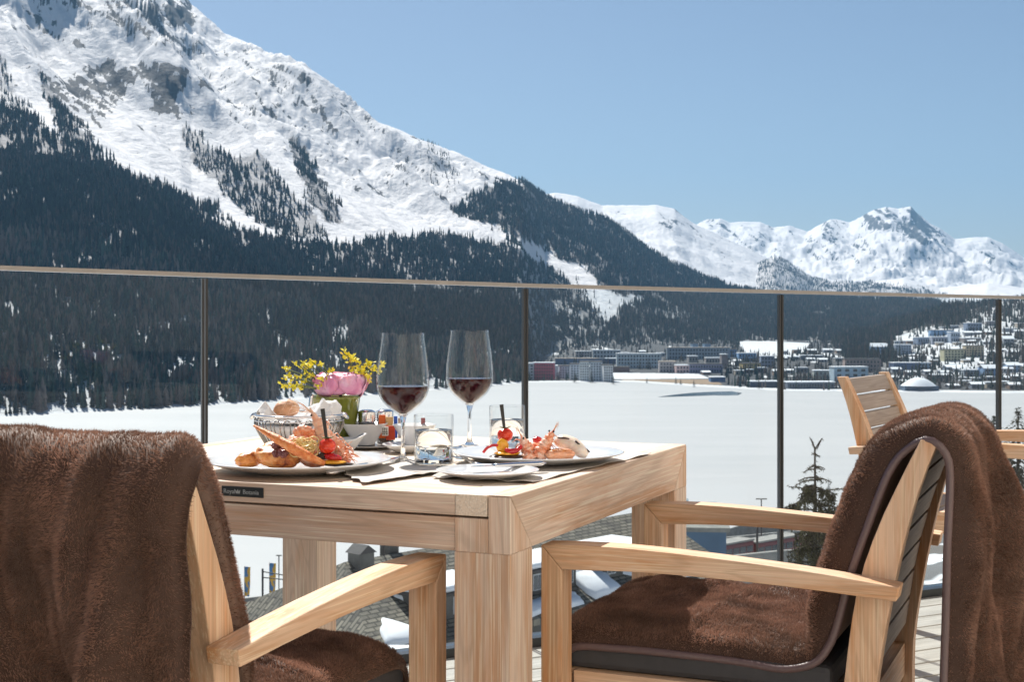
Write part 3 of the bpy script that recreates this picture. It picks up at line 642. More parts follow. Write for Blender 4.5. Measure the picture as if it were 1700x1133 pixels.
snow_patch([(5.2, 4.5), (10, 4.5), (10, 5.2), (5.2, 5.2)], .25); snow_patch([(.6, 3.6), (1.0, 3.4), (.9, 5.1), (.3, 5.2)], .25); snow_patch([(10.9, 3.2), (13.2, 3.4), (13.0, 5.1), (10.8, 5.1)], .3); snow_patch([(16.3, 3.0), (18.6, 3.4), (20, 5.0), (16.6, 5.1)], .3); snow_patch([(6.0, 1.0), (9.5, .9), (10.2, 1.7), (6.4, 1.8)], .2)
# blue-grey flat-roofed building
D = 112; p = at(1137, 930, D); x0 = at(1080, 930, D).x; x1 = at(1205, 930, D).x; zt = HCAM-(883-HPX)/FPX*D
bb = thing('office_building', 'blue-grey flat-roofed building with small windows beside the far table leg', 'building', ((x0+x1)/2, D, -30), -.10)
hw = (x1-x0)/2; q = MB(); q.box((-hw, 0, -4), (hw, 13, 30+zt)); q.build('wall', wall_mat((62, 84, 104)), bb)
q = MB(); q.box((-hw-.3, -.3, 30+zt), (hw+.3, 13.3, 30+zt+.35)); rf = q.build('roof', simple('gravel_roof', (.22, .215, .19), .9, var=.25, nscale=1.5), bb)
for k, (a, b_, s_, hgt) in enumerate([(-1.2, 7, 1.4, 1.3), (1.8, 9, .9, .8), (-3, 4, 1.0, .9)]):
    q = MB(); q.box((a-s_, b_-s_*.6, 30+zt+.35), (a+s_, b_+s_*.6, 30+zt+.35+hgt)); q.build('roof_unit', wall_mat((92, 104, 110)), bb)
q = MB(); q.box((-.36, -.18, 0), (.36, .0, .7)); wp = q.build('window', m_win, bb); wp.location = (-1.5, -.02, 27.2+zt)
for a, c_ in ((1.0, 27.4), (2.2, 27.4), (-2.6, 27.3), (-.2, 24.6), (2.4, 24.6), (.6, 22.2)):
    o = wp.copy(); COL.objects.link(o); o.parent = bb; o.location = (a, -.02, c_+zt)
# retaining walls, road rails, red train
m_conc = simple('concrete', (.30, .29, .265), .9, var=.18, nscale=.8)
def wall_run(label, pts, h, th=.5):
    q = MB(); P = [at(x, y, D_) for x, y, D_ in pts]
    for a, b_ in zip(P[:-1], P[1:]):
        dx = (b_-a); n_ = Vector((-dx.y, dx.x, 0)).normalized()*th
        q.add([a-Vector((0, 0, 7)), b_-Vector((0, 0, 7)), b_, a, a+n_-Vector((0, 0, 7)), b_+n_-Vector((0, 0, 7)), b_+n_, a+n_], [(0, 1, 2, 3), (3, 2, 6, 7), (4, 7, 6, 5), (0, 3, 7, 4), (1, 5, 6, 2)])
    return tag(q.build('retaining_wall', m_conc), label, 'wall')
wall_run('pale concrete retaining wall below the banners', [(330, 1003, 250), (480, 986, 262), (580, 974, 275), (700, 962, 290)], 6)
wall_run('long concrete ramp wall climbing past the red train', [(1120, 905, 230), (1205, 893, 240), (1300, 884, 255), (1460, 872, 280)], 4)
wall_run('low concrete wall above the lake beyond the red train', [(1190, 885, 330), (1240, 870, 345), (1300, 866, 350), (1480, 862, 360)], 3)
wall_run('broad concrete parapet in front of the spruce', [(1195, 926, 120), (1300, 915, 128), (1460, 905, 140)], 3)
m_red = simple('red_train_paint', (.16, .02, .03), .35, nscale=1)
for i, (a, b_) in enumerate([((1180, 908, 196), (1252, 901, 203)), ((1256, 900.6, 203.5), (1330, 893, 211)), ((1334, 892.6, 211.5), (1420, 884, 220))]):
    P0, P1 = at(*a), at(*b_); L = (P1-P0).length; an = math.atan2(P1.y-P0.y, P1.x-P0.x)
    tr = thing('rail_carriage', ['dark red railway carriage, leftmost of the parked train', 'dark red railway carriage in the middle of the parked train', 'dark red railway carriage behind the spruce, rightmost of the train'][i], 'rail carriage', (P0.x, P0.y, P0.z-3.4), an, 'carriages of the red train')
    q = MB(); q.box((0, 0, .5), (L, 2.8, 3.1)); q.build('body', m_red, tr, bevel=.15)
    q = MB(); q.box((-.1, -.05, 3.1), (L+.1, 2.85, 3.4)); q.build('roof', m_conc, tr, bevel=.1)
    q = MB(); q.box((.25, -.04, 1.6), (.25+L*.14, 0, 2.5)); w0 = q.build('window', m_win, tr)
    for k in range(1, 6):
        o = w0.copy(); COL.objects.link(o); o.parent = tr; o.location = (L*.16*k, 0, 0)
# lamp posts, masts, banners
m_dkm = simple('dark_metal_pole', (.05, .05, .05), .5, metal=.3, nscale=3)
def lamp(label, px, ytop, ybot, D, arm=0, head=1.0):
    p = at(px, ybot, D); H = (ybot-ytop)/FPX*D; t = thing('street_lamp', label, 'street lamp', p, 0)
    q = MB(); q.tube([(0, 0, -1), (0, 0, H)], .09, 8); q.build('pole', m_dkm, t)
    for sx in (-1, 1): q = MB(); q.box((sx*head*.08 if sx > 0 else -head, -.15, H-.08), (head if sx > 0 else -head*.08, .15, H+.1)); q.build('lamp_head', m_conc, t)
lamp('twin-headed street lamp standing against the lake behind the far chair arm', 1264, 829, 900, 215, head=.42*2)
lamp('twin-headed street lamp beside the right banner', 463, 923, 990, 225, head=.45)
def mast(label, px, ytop, ybot, D, arms, r=.12):
    p = at(px, ybot, D); H = (ybot-ytop)/FPX*D; t = thing('catenary_mast', label, 'mast', p, 0)
    q = MB(); q.tube([(0, 0, -1), (0, 0, H)], r, 8); q.build('pole', m_dkm, t)
    for z0, x_, z1 in arms: q = MB(); q.tube([(0, 0, H-z0), (x_, 0, H-z1)], r*.55, 6); q.build('crossarm', m_dkm, t)
mast('dark mast with a long side arm between the two banners', 436, 945, 1030, 120, [(.25, 3.0, .75), (.75, 3.0, 1.05)], .09)
mast('dark green mast in front of the red train', 1257, 872, 912, 190, [], .16)
m_ban, nt, b = new_mat('banner_cloth'); o_ = coord(nt); sx = nt.nodes.new('ShaderNodeSeparateXYZ'); nt.links.new(o_, sx.inputs[0])
f = noise(nt, mapping(nt, o_, (.8, .8, .55), loc=(3, 1, 2)), 1.0, 1); r = ramp(nt, [(.50, srgb(88, 140, 190)), (.54, srgb(232, 180, 70))], f); nt.links.new(r.outputs[0], b.inputs['Base Color']); b.inputs['Roughness'].default_value = .8
for lab, px, y0, y1, w in (('left of the two tall blue and yellow banners by the road', 411, 942, 991, 10), ('right of the two tall blue and yellow banners by the road', 453, 936, 989, 11)):
    D = 205; p = at(px, y1, D); H = (y1-y0)/FPX*D; ww = w/FPX*D; t = thing('banner', lab, 'banner', p, 0, 'banners by the lake road')
    q = MB(); q.tube([(-ww/2, 0, -3), (-ww/2, 0, H+.1)], .05, 6); q.build('pole', m_dkm, t)
    V = []; F = []
    for i in range(7):
        for j in range(17):
            V.append((-ww/2+ww*i/6*(1-.18*(1-j/16)), .15*math.sin(i*.9+j*.4), H*j/16))
    for i in range(6):
        for j in range(16): a = i*17+j; F.append((a, a+17, a+18, a+1))
    q = MB(); q.add(V, F, 0, True); c = q.build('cloth', m_ban, t); sm = c.modifiers.new('thick', 'SOLIDIFY'); sm.thickness = .02
# railing on the lake side and mid-distance firs
t = thing('lakeside_railing', 'thin dark railing beyond the near spruce', 'railing', at(1310, 872, 150))
P0 = at(1306, 846, 150)-at(1310, 872, 150); 
for k in range(9):
    q = MB(); x = P0.x+k*1.05; q.tube([(x, k*.5, -.6), (x, k*.5, P0.z-k*.10)], .035, 6); q.build('post', m_dkm, t)
for zz in (0, .55):
    q = MB(); q.tube([(P0.x, 0, P0.z-zz), (P0.x+8.4, 4, P0.z-.8-zz)], .03, 6); q.build('rail', m_dkm, t)
fir('fir_tree', 'small dark fir right behind the tip of the near spruce', 1376, 880, 800, 380, 'firs below the terrace', 1.2, tint=(.035, .05, .04))
fir('fir_tree', 'dark fir half hidden by the brown throw, right of the near spruce', 1421, 882, 797, 380, 'firs below the terrace', 1.5, tint=(.035, .05, .045))
fir('fir_tree', 'slim fir between the near spruce and the throw', 1402, 884, 836, 370, 'firs below the terrace', 1.2, tint=(.04, .05, .04))
fir('broad_tree', 'broad dark tree crown at the right picture edge above the chair arms', 1690, 1010, 676, 110, 'firs below the terrace', 1.7, tint=(.045, .05, .035), dens=2)
fir('broad_tree', 'dark tree crown half hidden behind the top of the right throw', 1650, 1010, 690, 118, 'firs below the terrace', 1.5, tint=(.045, .055, .04), dens=2)
# near spruce with drooping twigs
sp = thing('spruce_tree', 'slender near spruce with forked tip and drooping twigs behind the glass', 'tree', at(1354, 728, 15.5)+Vector((0, 0, -9.2)))
HS = 9.2; q = MB(); q.tube([(0, 0, -.5), (.02, 0, HS*.5), (0, 0, HS-.9), (-.01, 0, HS-.1)], [.11, .075, .02, .008], 8)
for sx, dz in ((-.06, 0), (.075, .0)): q.tube([(-.005, 0, HS-.12), (sx*.6, 0, HS-.04), (sx, 0, HS+dz)], [.008, .008, .006], 6)
q.build('trunk', m_bark, sp)
rng = np.random.default_rng(9); C_, D_, S_, K_ = [], [], [], []
def twig(p0, p1, droop, fol, rad=.006, tuft=.045):
    p0 = np.array(p0, float); p1 = np.array(p1, float); n = 7
    pts = [p0+(p1-p0)*u+np.array([0, 0, -droop*u*u+.0]) for u in np.linspace(0, 1, n)]
    qb.tube([tuple(p) for p in pts], [rad*(1.6-u) for u in np.linspace(0, 1, n)], 5)
    L = np.linalg.norm(p1-p0); m = int(fol*L)
    for _ in range(m):
        u = rng.uniform(.12, 1.0); k = min(int(u*(n-1)), n-2); a = pts[k]+(pts[k+1]-pts[k])*(u*(n-1)-k)
        d = rng.normal(size=3); d[2] -= .55; d /= np.linalg.norm(d); C_.append(a+rng.normal(size=3)*.008); D_.append(d); S_.append(tuft*rng.uniform(.5, 1.3)); K_.append(rng.uniform(.6, 1.5))
qb = MB()
for sx in (-.06, .075): twig((sx*.2, 0, HS-.12), (sx, 0, HS), 0, 260, .004, .022)
twig((0, 0, HS-.5), (0, 0, HS-.12), 0, 160, .004, .025)
lev = [(.17, .12, 2), (.33, .17, 4), (.44, .22, 5), (.56, .26, 6), (.72, .38, 6), (.88, .30, 6), (1.02, .34, 7), (1.2, .42, 8), (1.4, .52, 8)]+[(1.62+.24*i, .60+.085*i, 10) for i in range(22)]
for dz, L, n in lev:
    a0 = rng.random()*6.28
    for k in range(n):
        a = a0+2*PI*k/n+rng.uniform(-.4, .4); l = L*rng.uniform(.45, 1.25); z0 = HS-dz+rng.uniform(-.03, .03)
        e = (l*math.cos(a), l*math.sin(a), z0+l*.10); twig((0, 0, z0), e, l*.35, 110 if dz > .6 else 170, .007, .05 if dz > .5 else .035)
        if dz > .5:
            for _ in range(int(8+13*l)):
                u = rng.uniform(.3, 1); b0 = np.array([e[0]*u, e[1]*u, z0+(e[2]-z0)*u-l*.35*u*u]); h = rng.uniform(.06, .17)
                twig(b0, b0+np.array([rng.normal()*.03, rng.normal()*.03, -h]), 0, 200, .003, .045)
for L, z0, dr in ((.30, HS-.58, .02), (-.33, HS-.60, .02), (.55, HS-.80, .05)): twig((0, 0, z0), (-L, .0, z0+.06), dr, 200, .006, .04)
qb.build('limbs', m_bark, sp)
C_, D_, S_, K_ = np.array(C_), np.array(D_), np.array(S_), np.array(K_); sd = np.cross(D_, rng.normal(size=D_.shape)); sd /= np.linalg.norm(sd, axis=1)[:, None]
V = np.stack([C_-sd*(S_*.13)[:, None], C_+sd*(S_*.13)[:, None], C_+D_*S_[:, None]], 1).reshape(-1, 3)
np_mesh('crown', V, np.arange(len(V)).reshape(-1, 3), m_for, sp, {'tint': np.repeat(np.array([.085, .078, .038])*K_[:, None], 3, 0)})
print('needles', len(C_))
# ================================================================== THE TERRACE
PHI = -.404; U = Vector((-math.cos(PHI), -math.sin(PHI), 0)); Wv = Vector((-math.sin(PHI), math.cos(PHI), 0))
U = Vector((-.9195, .3931, 0)); Wv = Vector((.3931, .9195, 0))
NC = Vector((-.002, 1.9675, 0)); TS = .89; ZT = .75
CT = NC+(U+Wv)*(TS/2)
RA = math.atan(.536); RD = Vector((math.cos(RA), math.sin(RA), 0)); RO_ = Vector((0, 4.23, 0))
def wood(name, pale, mid, orange, lime=.5, rough=.6, orange_amt=.75, sc=1.):
    m, nt, b = new_mat(name); g = attr(nt, 'g', 'Vector')
    fine = noise(nt, mapping(nt, g, (2.5*sc, 260*sc, 260*sc)), 1, 4, .65)
    broad = noise(nt, mapping(nt, g, (1.3*sc, 13*sc, 13*sc)), 1, 3, .6, .8)
    rings = noise(nt, mapping(nt, g, (.8*sc, 10*sc, 10*sc)), 1, 2, .5, .9)
    mul = nt.nodes.new('ShaderNodeMath'); mul.operation = 'MULTIPLY'; nt.links.new(rings, mul.inputs[0]); mul.inputs[1].default_value = 85
    sn = nt.nodes.new('ShaderNodeMath'); sn.operation = 'SINE'; nt.links.new(mul.outputs[0], sn.inputs[0])
    rr = ramp(nt, [(.35, 0), (.95, 1)], sn.outputs[0])
    c = mixc(nt, ramp(nt, [(.3, 0), (.72, 1)], broad).outputs[0], mid, pale)
    op = noise(nt, mapping(nt, g, (3.2*sc, 26*sc, 26*sc), loc=(7, 3, 1)), 1, 4, .7)
    of = ramp(nt, [(.47, 0), (.64, orange_amt)], op).outputs[0]
    c = mixc(nt, of, c, orange)
    gy = noise(nt, mapping(nt, g, (1.1*sc, 7*sc, 7*sc), loc=(11, 4, 8)), 1, 4, .6, .5)
    c = mixc(nt, ramp(nt, [(.50, 0), (.68, .60)], gy).outputs[0], c, tuple(.62*x+.12 for x in pale))
    dk = ramp(nt, [(.28, .80), (.58, 1.0)], fine).outputs[0]
    c = mixc(nt, 1.0, c, dk, 'MULTIPLY')
    r2 = nt.nodes.new('ShaderNodeMath'); r2.operation = 'MULTIPLY'; nt.links.new(rr.outputs[0], r2.inputs[0]); r2.inputs[1].default_value = .30
    c = mixc(nt, r2.outputs[0], c, tuple(x*.62 for x in mid))
    pores = noise(nt, mapping(nt, g, (6*sc, 420*sc, 420*sc), loc=(2, 5, 9)), 1, 2, .5)
    pf = ramp(nt, [(.56, 0), (.66, lime)], pores).outputs[0]
    c = mixc(nt, pf, c, tuple(min(1, x*1.5+.06) for x in pale))
    nt.links.new(c, b.inputs['Base Color']); b.inputs['Roughness'].default_value = rough; b.inputs['Specular IOR Level'].default_value = .3
    bump(nt, fine, .35, .0012, b); return m
m_teak = wood('limed_teak', (.80, .56, .39), (.68, .42, .25), (.60, .26, .09), .30)
m_tabl = wood('limed_teak_table', (.80, .635, .52), (.645, .475, .36), (.58, .29, .13), .34, orange_amt=.6)
m_top = wood('bleached_tabletop', (.84, .73, .61), (.76, .63, .50), (.66, .48, .32), .35, orange_amt=.25)
m_slat = wood('grey_slats', (.44, .36, .30), (.34, .27, .22), (.28, .19, .12), .25, orange_amt=.2)
m_deckw = wood('bleached_decking', (.52, .49, .44), (.38, .355, .31), (.24, .20, .16), .3, orange_amt=.2)
m_black = simple('black_anodised', (.015, .017, .02), .35, nscale=5)
m_steel = simple('brushed_steel', (.27, .26, .255), .38, metal=1, nscale=20, var=.08)
m_cush = simple('charcoal_cushion', (.045, .045, .05), .7, nscale=60, bumps=.2)

# deck
q = MB(); Mr = Matrix.Translation(RO_) @ Matrix.Rotation(RA, 4, 'Z')
for k in range(56):
    v = -.012-k*.118; q.box((-6, v-.110, -.03), (8, v, 0), 0)
o = q.build('deck', m_deckw, bevel=.003, M=None); o.matrix_world = Mr; tag(o, 'bleached wooden terrace decking with dark joints', kind='structure')
q = MB(); q.box((-6.5, -7.5, -.35), (8.5, .0, -.05)); o = q.build('terrace_slab', m_conc); o.matrix_world = Mr; tag(o, 'concrete slab carrying the terrace decking', kind='structure')
# glass balustrade
m_glass, nt, b = new_mat('balustrade_glass'); nt.nodes.remove(b); out = nt.nodes['Material Output']
tr_ = nt.nodes.new('ShaderNodeBsdfTransparent'); tr_.inputs[0].default_value = (.915, .945, .955, 1)
gl = nt.nodes.new('ShaderNodeBsdfGlossy'); gl.inputs['Roughness'].default_value = 0; gl.inputs[0].default_value = (1, 1, 1, 1)
fr = nt.nodes.new('ShaderNodeFresnel'); ge = nt.nodes.new('ShaderNodeNewGeometry'); mr = nt.nodes.new('ShaderNodeMapRange')
nt.links.new(ge.outputs['Backfacing'], mr.inputs[0]); mr.inputs[3].default_value = 1.2; mr.inputs[4].default_value = 1/1.2; nt.links.new(mr.outputs[0], fr.inputs[0])
mx = nt.nodes.new('ShaderNodeMixShader'); nt.links.new(fr.outputs[0], mx.inputs[0]); nt.links.new(tr_.outputs[0], mx.inputs[1]); nt.links.new(gl.outputs[0], mx.inputs[2]); nt.links.new(mx.outputs[0], out.inputs[0])
bal = thing('glass_balustrade', 'glass balustrade with slim metal handrail along the terrace edge', 'balustrade', RO_, RA)
XJ = [-3.46, -2.58, -1.705, -.828, .049, .920, 1.83, 2.72, 3.60, 4.5]; EH = [1.172, 1.157, 1.144, 1.1245, 1.1075, 1.0970, 1.0868, 1.078, 1.07, 1.06]
TJ = [x/math.cos(RA) for x in XJ]; vG = .02
q = MB(); pts = [(TJ[i], EH[i]+.001) for i in range(len(TJ))]
for i in range(len(TJ)-1):
    a, ea = TJ[i], EH[i]; c_, ec = TJ[i+1], EH[i+1]; v0, v1 = vG-.019, vG+.019
    q.add([(a, v0, ea-.0105), (c_, v0, ec-.0105), (c_, v1, ec-.0105), (a, v1, ea-.0105), (a, v0, ea+.001), (c_, v0, ec+.001), (c_, v1, ec+.001), (a, v1, ea+.001)],
          [(0, 3, 2, 1), (4, 5, 6, 7), (0, 1, 5, 4), (2, 3, 7, 6)]+([(3, 0, 4, 7)] if i == 0 else [])+([(1, 2, 6, 5)] if i == len(TJ)-2 else []))
q.build('handrail', m_steel, bal)
for i in range(len(TJ)-1):
    a, c_ = TJ[i]+.0035, TJ[i+1]-.0035; ea, ec = EH[i]-.0135, EH[i+1]-.0135; q = MB(); v0, v1 = vG-.006, vG+.006
    q.add([(a, v0, .03), (c_, v0, .03), (c_, v1, .03), (a, v1, .03), (a, v0, ea), (c_, v0, ec), (c_, v1, ec), (a, v1, ea)], [(0, 3, 2, 1), (4, 5, 6, 7), (0, 1, 5, 4), (1, 2, 6, 5), (2, 3, 7, 6), (3, 0, 4, 7)])
    gp = q.build('glass_panel', m_glass, bal)
    q = MB(); q.box((a-.0015, v0-.0012, .03), (a+.0045, v1+.0012, ea-.001)); q.build('edge_seal', m_black, gp)
    q = MB(); q.box((c_-.0045, v0-.0012, .03), (c_+.0015, v1+.0012, ec-.001)); q.build('edge_seal', m_black, gp)
q = MB(); q.box((TJ[0], vG-.035, -.34), (TJ[-1], vG+.035, .028)); q.build('base_shoe', m_black, bal)

# hotel wall behind the guests: lit by the sun, it brightens the shaded sides of the furniture and shows in the glass
hf = thing('hotel_facade', 'pale hotel wall with tall windows standing behind the terrace seats', 'building', RO_, RA)
m_fac = simple('warm_plaster', (.86, .76, .64), .9, nscale=2, var=.08); q = MB(); q.box((-11, -9.6, -.3), (12, -9.2, 7.5)); q.build('wall', m_fac, hf)
o = None; q = MB(); q.box((0, -7, -.4), (.3, 2.2, 6.5)); o = q.build('bounce_wall', m_fac, hf); o.matrix_parent_inverse = Matrix(); o.location = (3.05, -3.2, 0); o.rotation_euler = (0, 0, -RA+R(-10))  # added unseen wall, angled to bounce sunlight onto the furniture's right-hand faces
for k in range(3):
    x = -9.6+k*4.4; q = MB(); q.box((x-.05, -9.2, .0), (x+1.25, -9.15, 2.3)); f_ = q.build('window_frame', m_black, hf)
    q = MB(); q.box((x+.03, -9.15, .08), (x+1.17, -9.135, 2.22)); q.build('pane', m_win, f_)
# ------------------------------------------------------------------ table
tb = thing('dining_table', 'square limed teak dining table laid for two in front of the balustrade', 'table', (CT.x, CT.y, 0), PHI)
h = TS/2; LG = .082; LW = .088
# local x = -u (right), y = w (away); faces: x = +h is the right side, y = -h the side towards the camera
for sx in (-1, 1):
    for sy in (-1, 1):
        q = MB(); xo, xi = sx*h, sx*(h-LW); xm = sx*(h-.035); y0 = sy*h; y1 = sy*(h-LG)
        q.box((min(xo, xi), min(y0, y1), 0), (max(xo, xi), max(y0, y1), .6668), 2)
        q.prism([(y0, .6668), (y1, .6668), (y0, .7485)] if sy > 0 else [(y1, .6668), (y0, .6668), (y0, .7485)], min(xo, xm), max(xo, xm), 0, 2)
        q.box((min(xm, xi)+.0004, min(y0, y1)+(.0004), .6668), (max(xm, xi)-.0004, max(y0, y1)-.0004, .7155), 2)
        q.build('leg', m_tabl, tb, bevel=.0015)
    q = MB(); a, b_ = sorted((sx*h, sx*(h-.035)))
    q.prism([(-h+.0006, ZT), (-h+LG+.0006, .6672), (h-LG-.0006, .6672), (h-.0006, ZT)], a, b_, 0, 1)
    q.build('side_beam', m_tabl, tb, bevel=.0015)
for sy in (-1, 1):
    q = MB(); a, b_ = sorted((sy*(h-.003), sy*(h-.03))); q.box((-h+LW+.0005, a, .6672), (h-LW-.0005, b_, .7152), 0); q.build('apron', m_tabl, tb, bevel=.001)
zl = .7187
for sx in (-1, 1):
    a, b_ = sorted((sx*(h-.0365), sx*(h-.0868))); q = MB(); q.box((a, -h+.0005, zl), (b_, h-.0005, ZT-.0005), 1); q.build('end_board', m_top, tb, bevel=.0012)
nb = 9; yb = np.linspace(-h, h, nb+1)
for k in range(nb):
    q = MB(); q.box((-h+.0876, yb[k]+.0009, zl), (h-.0876, yb[k+1]-.0009, ZT-.0008), 0)
    o = q.build('board', m_top if k else m_tabl, tb, bevel=.0010)
# maker's plate
q = MB(); pc = 0.0; q.box((pc-.040, -h-.0012, .7270), (pc+.036, -h+.0004, .7425)); pl_ = q.build('name_plate', simple('dark_plate', (.03, .036, .04), .4, metal=.4, nscale=50), tb, bevel=.003)
m_let = simple('engraved_letters', (.34, .37, .38), .4, nscale=50)
def text_mesh(s, size, mat, parent, M, name='lettering', ext=.0004, font_shear=0, space=1.):
    cu = bpy.data.curves.new(name, 'FONT'); cu.body = s; cu.size = size; cu.extrude = ext; cu.align_x = 'CENTER'; cu.align_y = 'CENTER'; cu.space_character = space; cu.shear = font_shear
    o = bpy.data.objects.new(name, cu); COL.objects.link(o); dg = bpy.context.evaluated_depsgraph_get(); me = bpy.data.meshes.new_from_object(o.evaluated_get(dg))
    bpy.data.objects.remove(o); me.transform(M); me.materials.clear(); me.materials.append(mat); n = bpy.data.objects.new(name, me); return link(n, parent)
Mt = Matrix.Translation((pc-.0255, -h-.0015, .7345)) @ Matrix.Rotation(PI/2, 4, 'X')
text_mesh('Royal', .0096, m_let, pl_, Mt); text_mesh('Botania', .0096, m_let, pl_, Matrix.Translation((pc+.0135, -h-.0015, .7345)) @ Matrix.Rotation(PI/2, 4, 'X'))
q = MB(); cx = pc-.0100
q.prism([(cx-.0035, .7318), (cx+.0035, .7318), (cx+.0045, .7378), (cx+.0018, .7348), (cx, .7385), (cx-.0018, .7348), (cx-.0045, .7378)], -h-.0018, -h-.0013, 1); q.build('crown_emblem', m_let, pl_)

# ------------------------------------------------------------------ chairs
PF = [(.475, 0), (.452, .25), (.45, .40), (.456, .475), (.473, .60), (.50, .69), (.535, .77), (.5635, .8285)]
PB = [(.588, .8275), (.567, .775), (.545, .70), (.523, .60), (.502, .475), (.497, .40), (.50, .25), (.52, 0)]
def cat(pts, n):
    "Catmull-Rom through points"
    P = [np.array(p, float) for p in pts]; P = [2*P[0]-P[1]]+P+[2*P[-1]-P[-2]]; out = []
    L = np.cumsum([0]+[np.linalg.norm(P[i+1]-P[i]) for i in range(1, len(P)-2)]); T = np.linspace(0, L[-1], n)
    for t in T:
        i = min(int(np.searchsorted(L, t, 'right'))-1, len(L)-2); u = (t-L[i])/(L[i+1]-L[i]); a, b_, c, d = P[i], P[i+1], P[i+2], P[i+3]
        out.append(.5*((2*b_)+(-a+c)*u+(2*a-5*b_+4*c-d)*u*u+(-a+3*b_-3*c+d)*u**3))
    return np.array(out)
def post_mid(z):
    f = np.interp(z, [p[1] for p in PF], [p[0] for p in PF]); b_ = np.interp(z, [p[1] for p in PB[::-1]], [p[0] for p in PB[::-1]]); return f, b_
def make_chair(label, loc, rz, cushion=True):
    t = thing('garden_armchair', label, 'chair', loc, rz, 'teak armchairs on the terrace')
    pf = cat(PF, 22); pb = cat(PB, 22)
    at_ = cat([(0, .650), (.06, .6525), (.14, .6530), (.27, .6475), (.41, .6375), (.54, .624)], 20); ab = cat([(.034, .6135), (.08, .6150), (.16, .6180), (.29, .6165), (.42, .6110), (.536, .6035)], 20)[::-1]
    for sx in (-1, 1):
        x0, x1 = sorted((sx*.238, sx*.284))
        q = MB(); q.prism([(0, 0), (-.034, 0), (-.034, .6131), (0, .6497)][::-1], x0, x1, 0, 2); q.build('leg', m_teak, t, bevel=.0015)
        q = MB(); q.prism([(-d, z) for d, z in at_]+[(-d, z) for d, z in ab], x0, x1, 0, 1); q.build('armrest', m_teak, t, bevel=.002)
        x0, x1 = sorted((sx*.200, sx*.2370)); q = MB(); q.prism([(-d, z) for d, z in pf]+[(-d, z) for d, z in pb], x0, x1, 0, 2); q.build('back_post', m_teak, t, bevel=.0015)
        q = MB(); x0, x1 = sorted((sx*.205, sx*.234)); q.box((x0, -.449, .385), (x1, -.035, .447), 1); q.build('side_rail', m_teak, t, bevel=.0015)
    q = MB(); q.box((-.237, -.030, .385), (.237, -.004, .447), 0); q.build('front_rail', m_teak, t, bevel=.0015)
    q = MB(); q.box((-.204, -.485, .385), (.204, -.46, .44), 0); q.build('rear_rail', m_teak, t)
    for k in range(6):
        y = -.045-k*.068; q = MB(); q.box((-.2045, y-.060, .432), (.2045, y, .4465), 0); q.build('seat_slat', m_slat, t, bevel=.001)
    z0 = .470; n = 7; pz = (.824-z0)/n
    for k in range(n):
        za, zb = z0+k*pz+.003, z0+(k+1)*pz-.003; (fa, ba), (fb, bb_) = post_mid(za), post_mid(zb); ma, mb_ = (fa+ba)/2, (fb+bb_)/2
        q = MB(); q.prism([(-ma+.008, za), (-mb_+.008, zb), (-mb_-.008, zb), (-ma-.008, za)][::-1], -.1995, .1995, 0, 0); q.build('back_slat', m_slat, t, bevel=.0012)
    if cushion:
        q = MB(); q.box((-.222, -.435, .4475), (.222, -.012, .4880)); q.build('cushion', m_cush, t, bevel=.010)
    return t
make_chair('teak armchair in the left foreground under a brown plush throw, back to the camera', NC+U*.416+Wv*.066, PHI)
make_chair('teak armchair right of the table with a brown throw on seat and back', NC+Wv*.485+U*.035, PHI+PI/2)
make_chair('bare teak armchair with grey slatted back by the glass at far right', (1.591, 4.055, 0), PHI-PI/2-.13, cushion=False)

# ------------------------------------------------------------------ plush throws
m_fur, nt, b = new_mat('brown_plush'); tc = attr(nt, 'tint'); nt.links.new(tc, b.inputs['Base Color']); b.inputs['Roughness'].default_value = .65
b.inputs['Specular IOR Level'].default_value = .35; b.inputs['Sheen Weight'].default_value = .5; b.inputs['Sheen Tint'].default_value = (.8, .55, .42, 1)
trl = nt.nodes.new('ShaderNodeBsdfTranslucent'); nt.links.new(tc, trl.inputs[0]); mx = nt.nodes.new('ShaderNodeMixShader'); mx.inputs[0].default_value = .28
out = nt.nodes['Material Output']; nt.links.new(b.outputs[0], mx.inputs[1]); nt.links.new(trl.outputs[0], mx.inputs[2]); nt.links.new(mx.outputs[0], out.inputs[0])
m_bind = simple('satin_binding', (.13, .085, .085), .38, nscale=200, var=.1, spec=.6)
PROF = [(.015, .430), (.014, .470), (.035, .4935), (.10, .497), (.20, .497), (.30, .493), (.375, .488), (.412, .494), (.430, .515), (.442, .545), (.462, .620), (.487, .695), (.518, .778), (.545, .812), (.574, .826), (.598, .806), (.603, .762), (.600, .66), (.594, .48), (.596, .3), (.598, .12)]
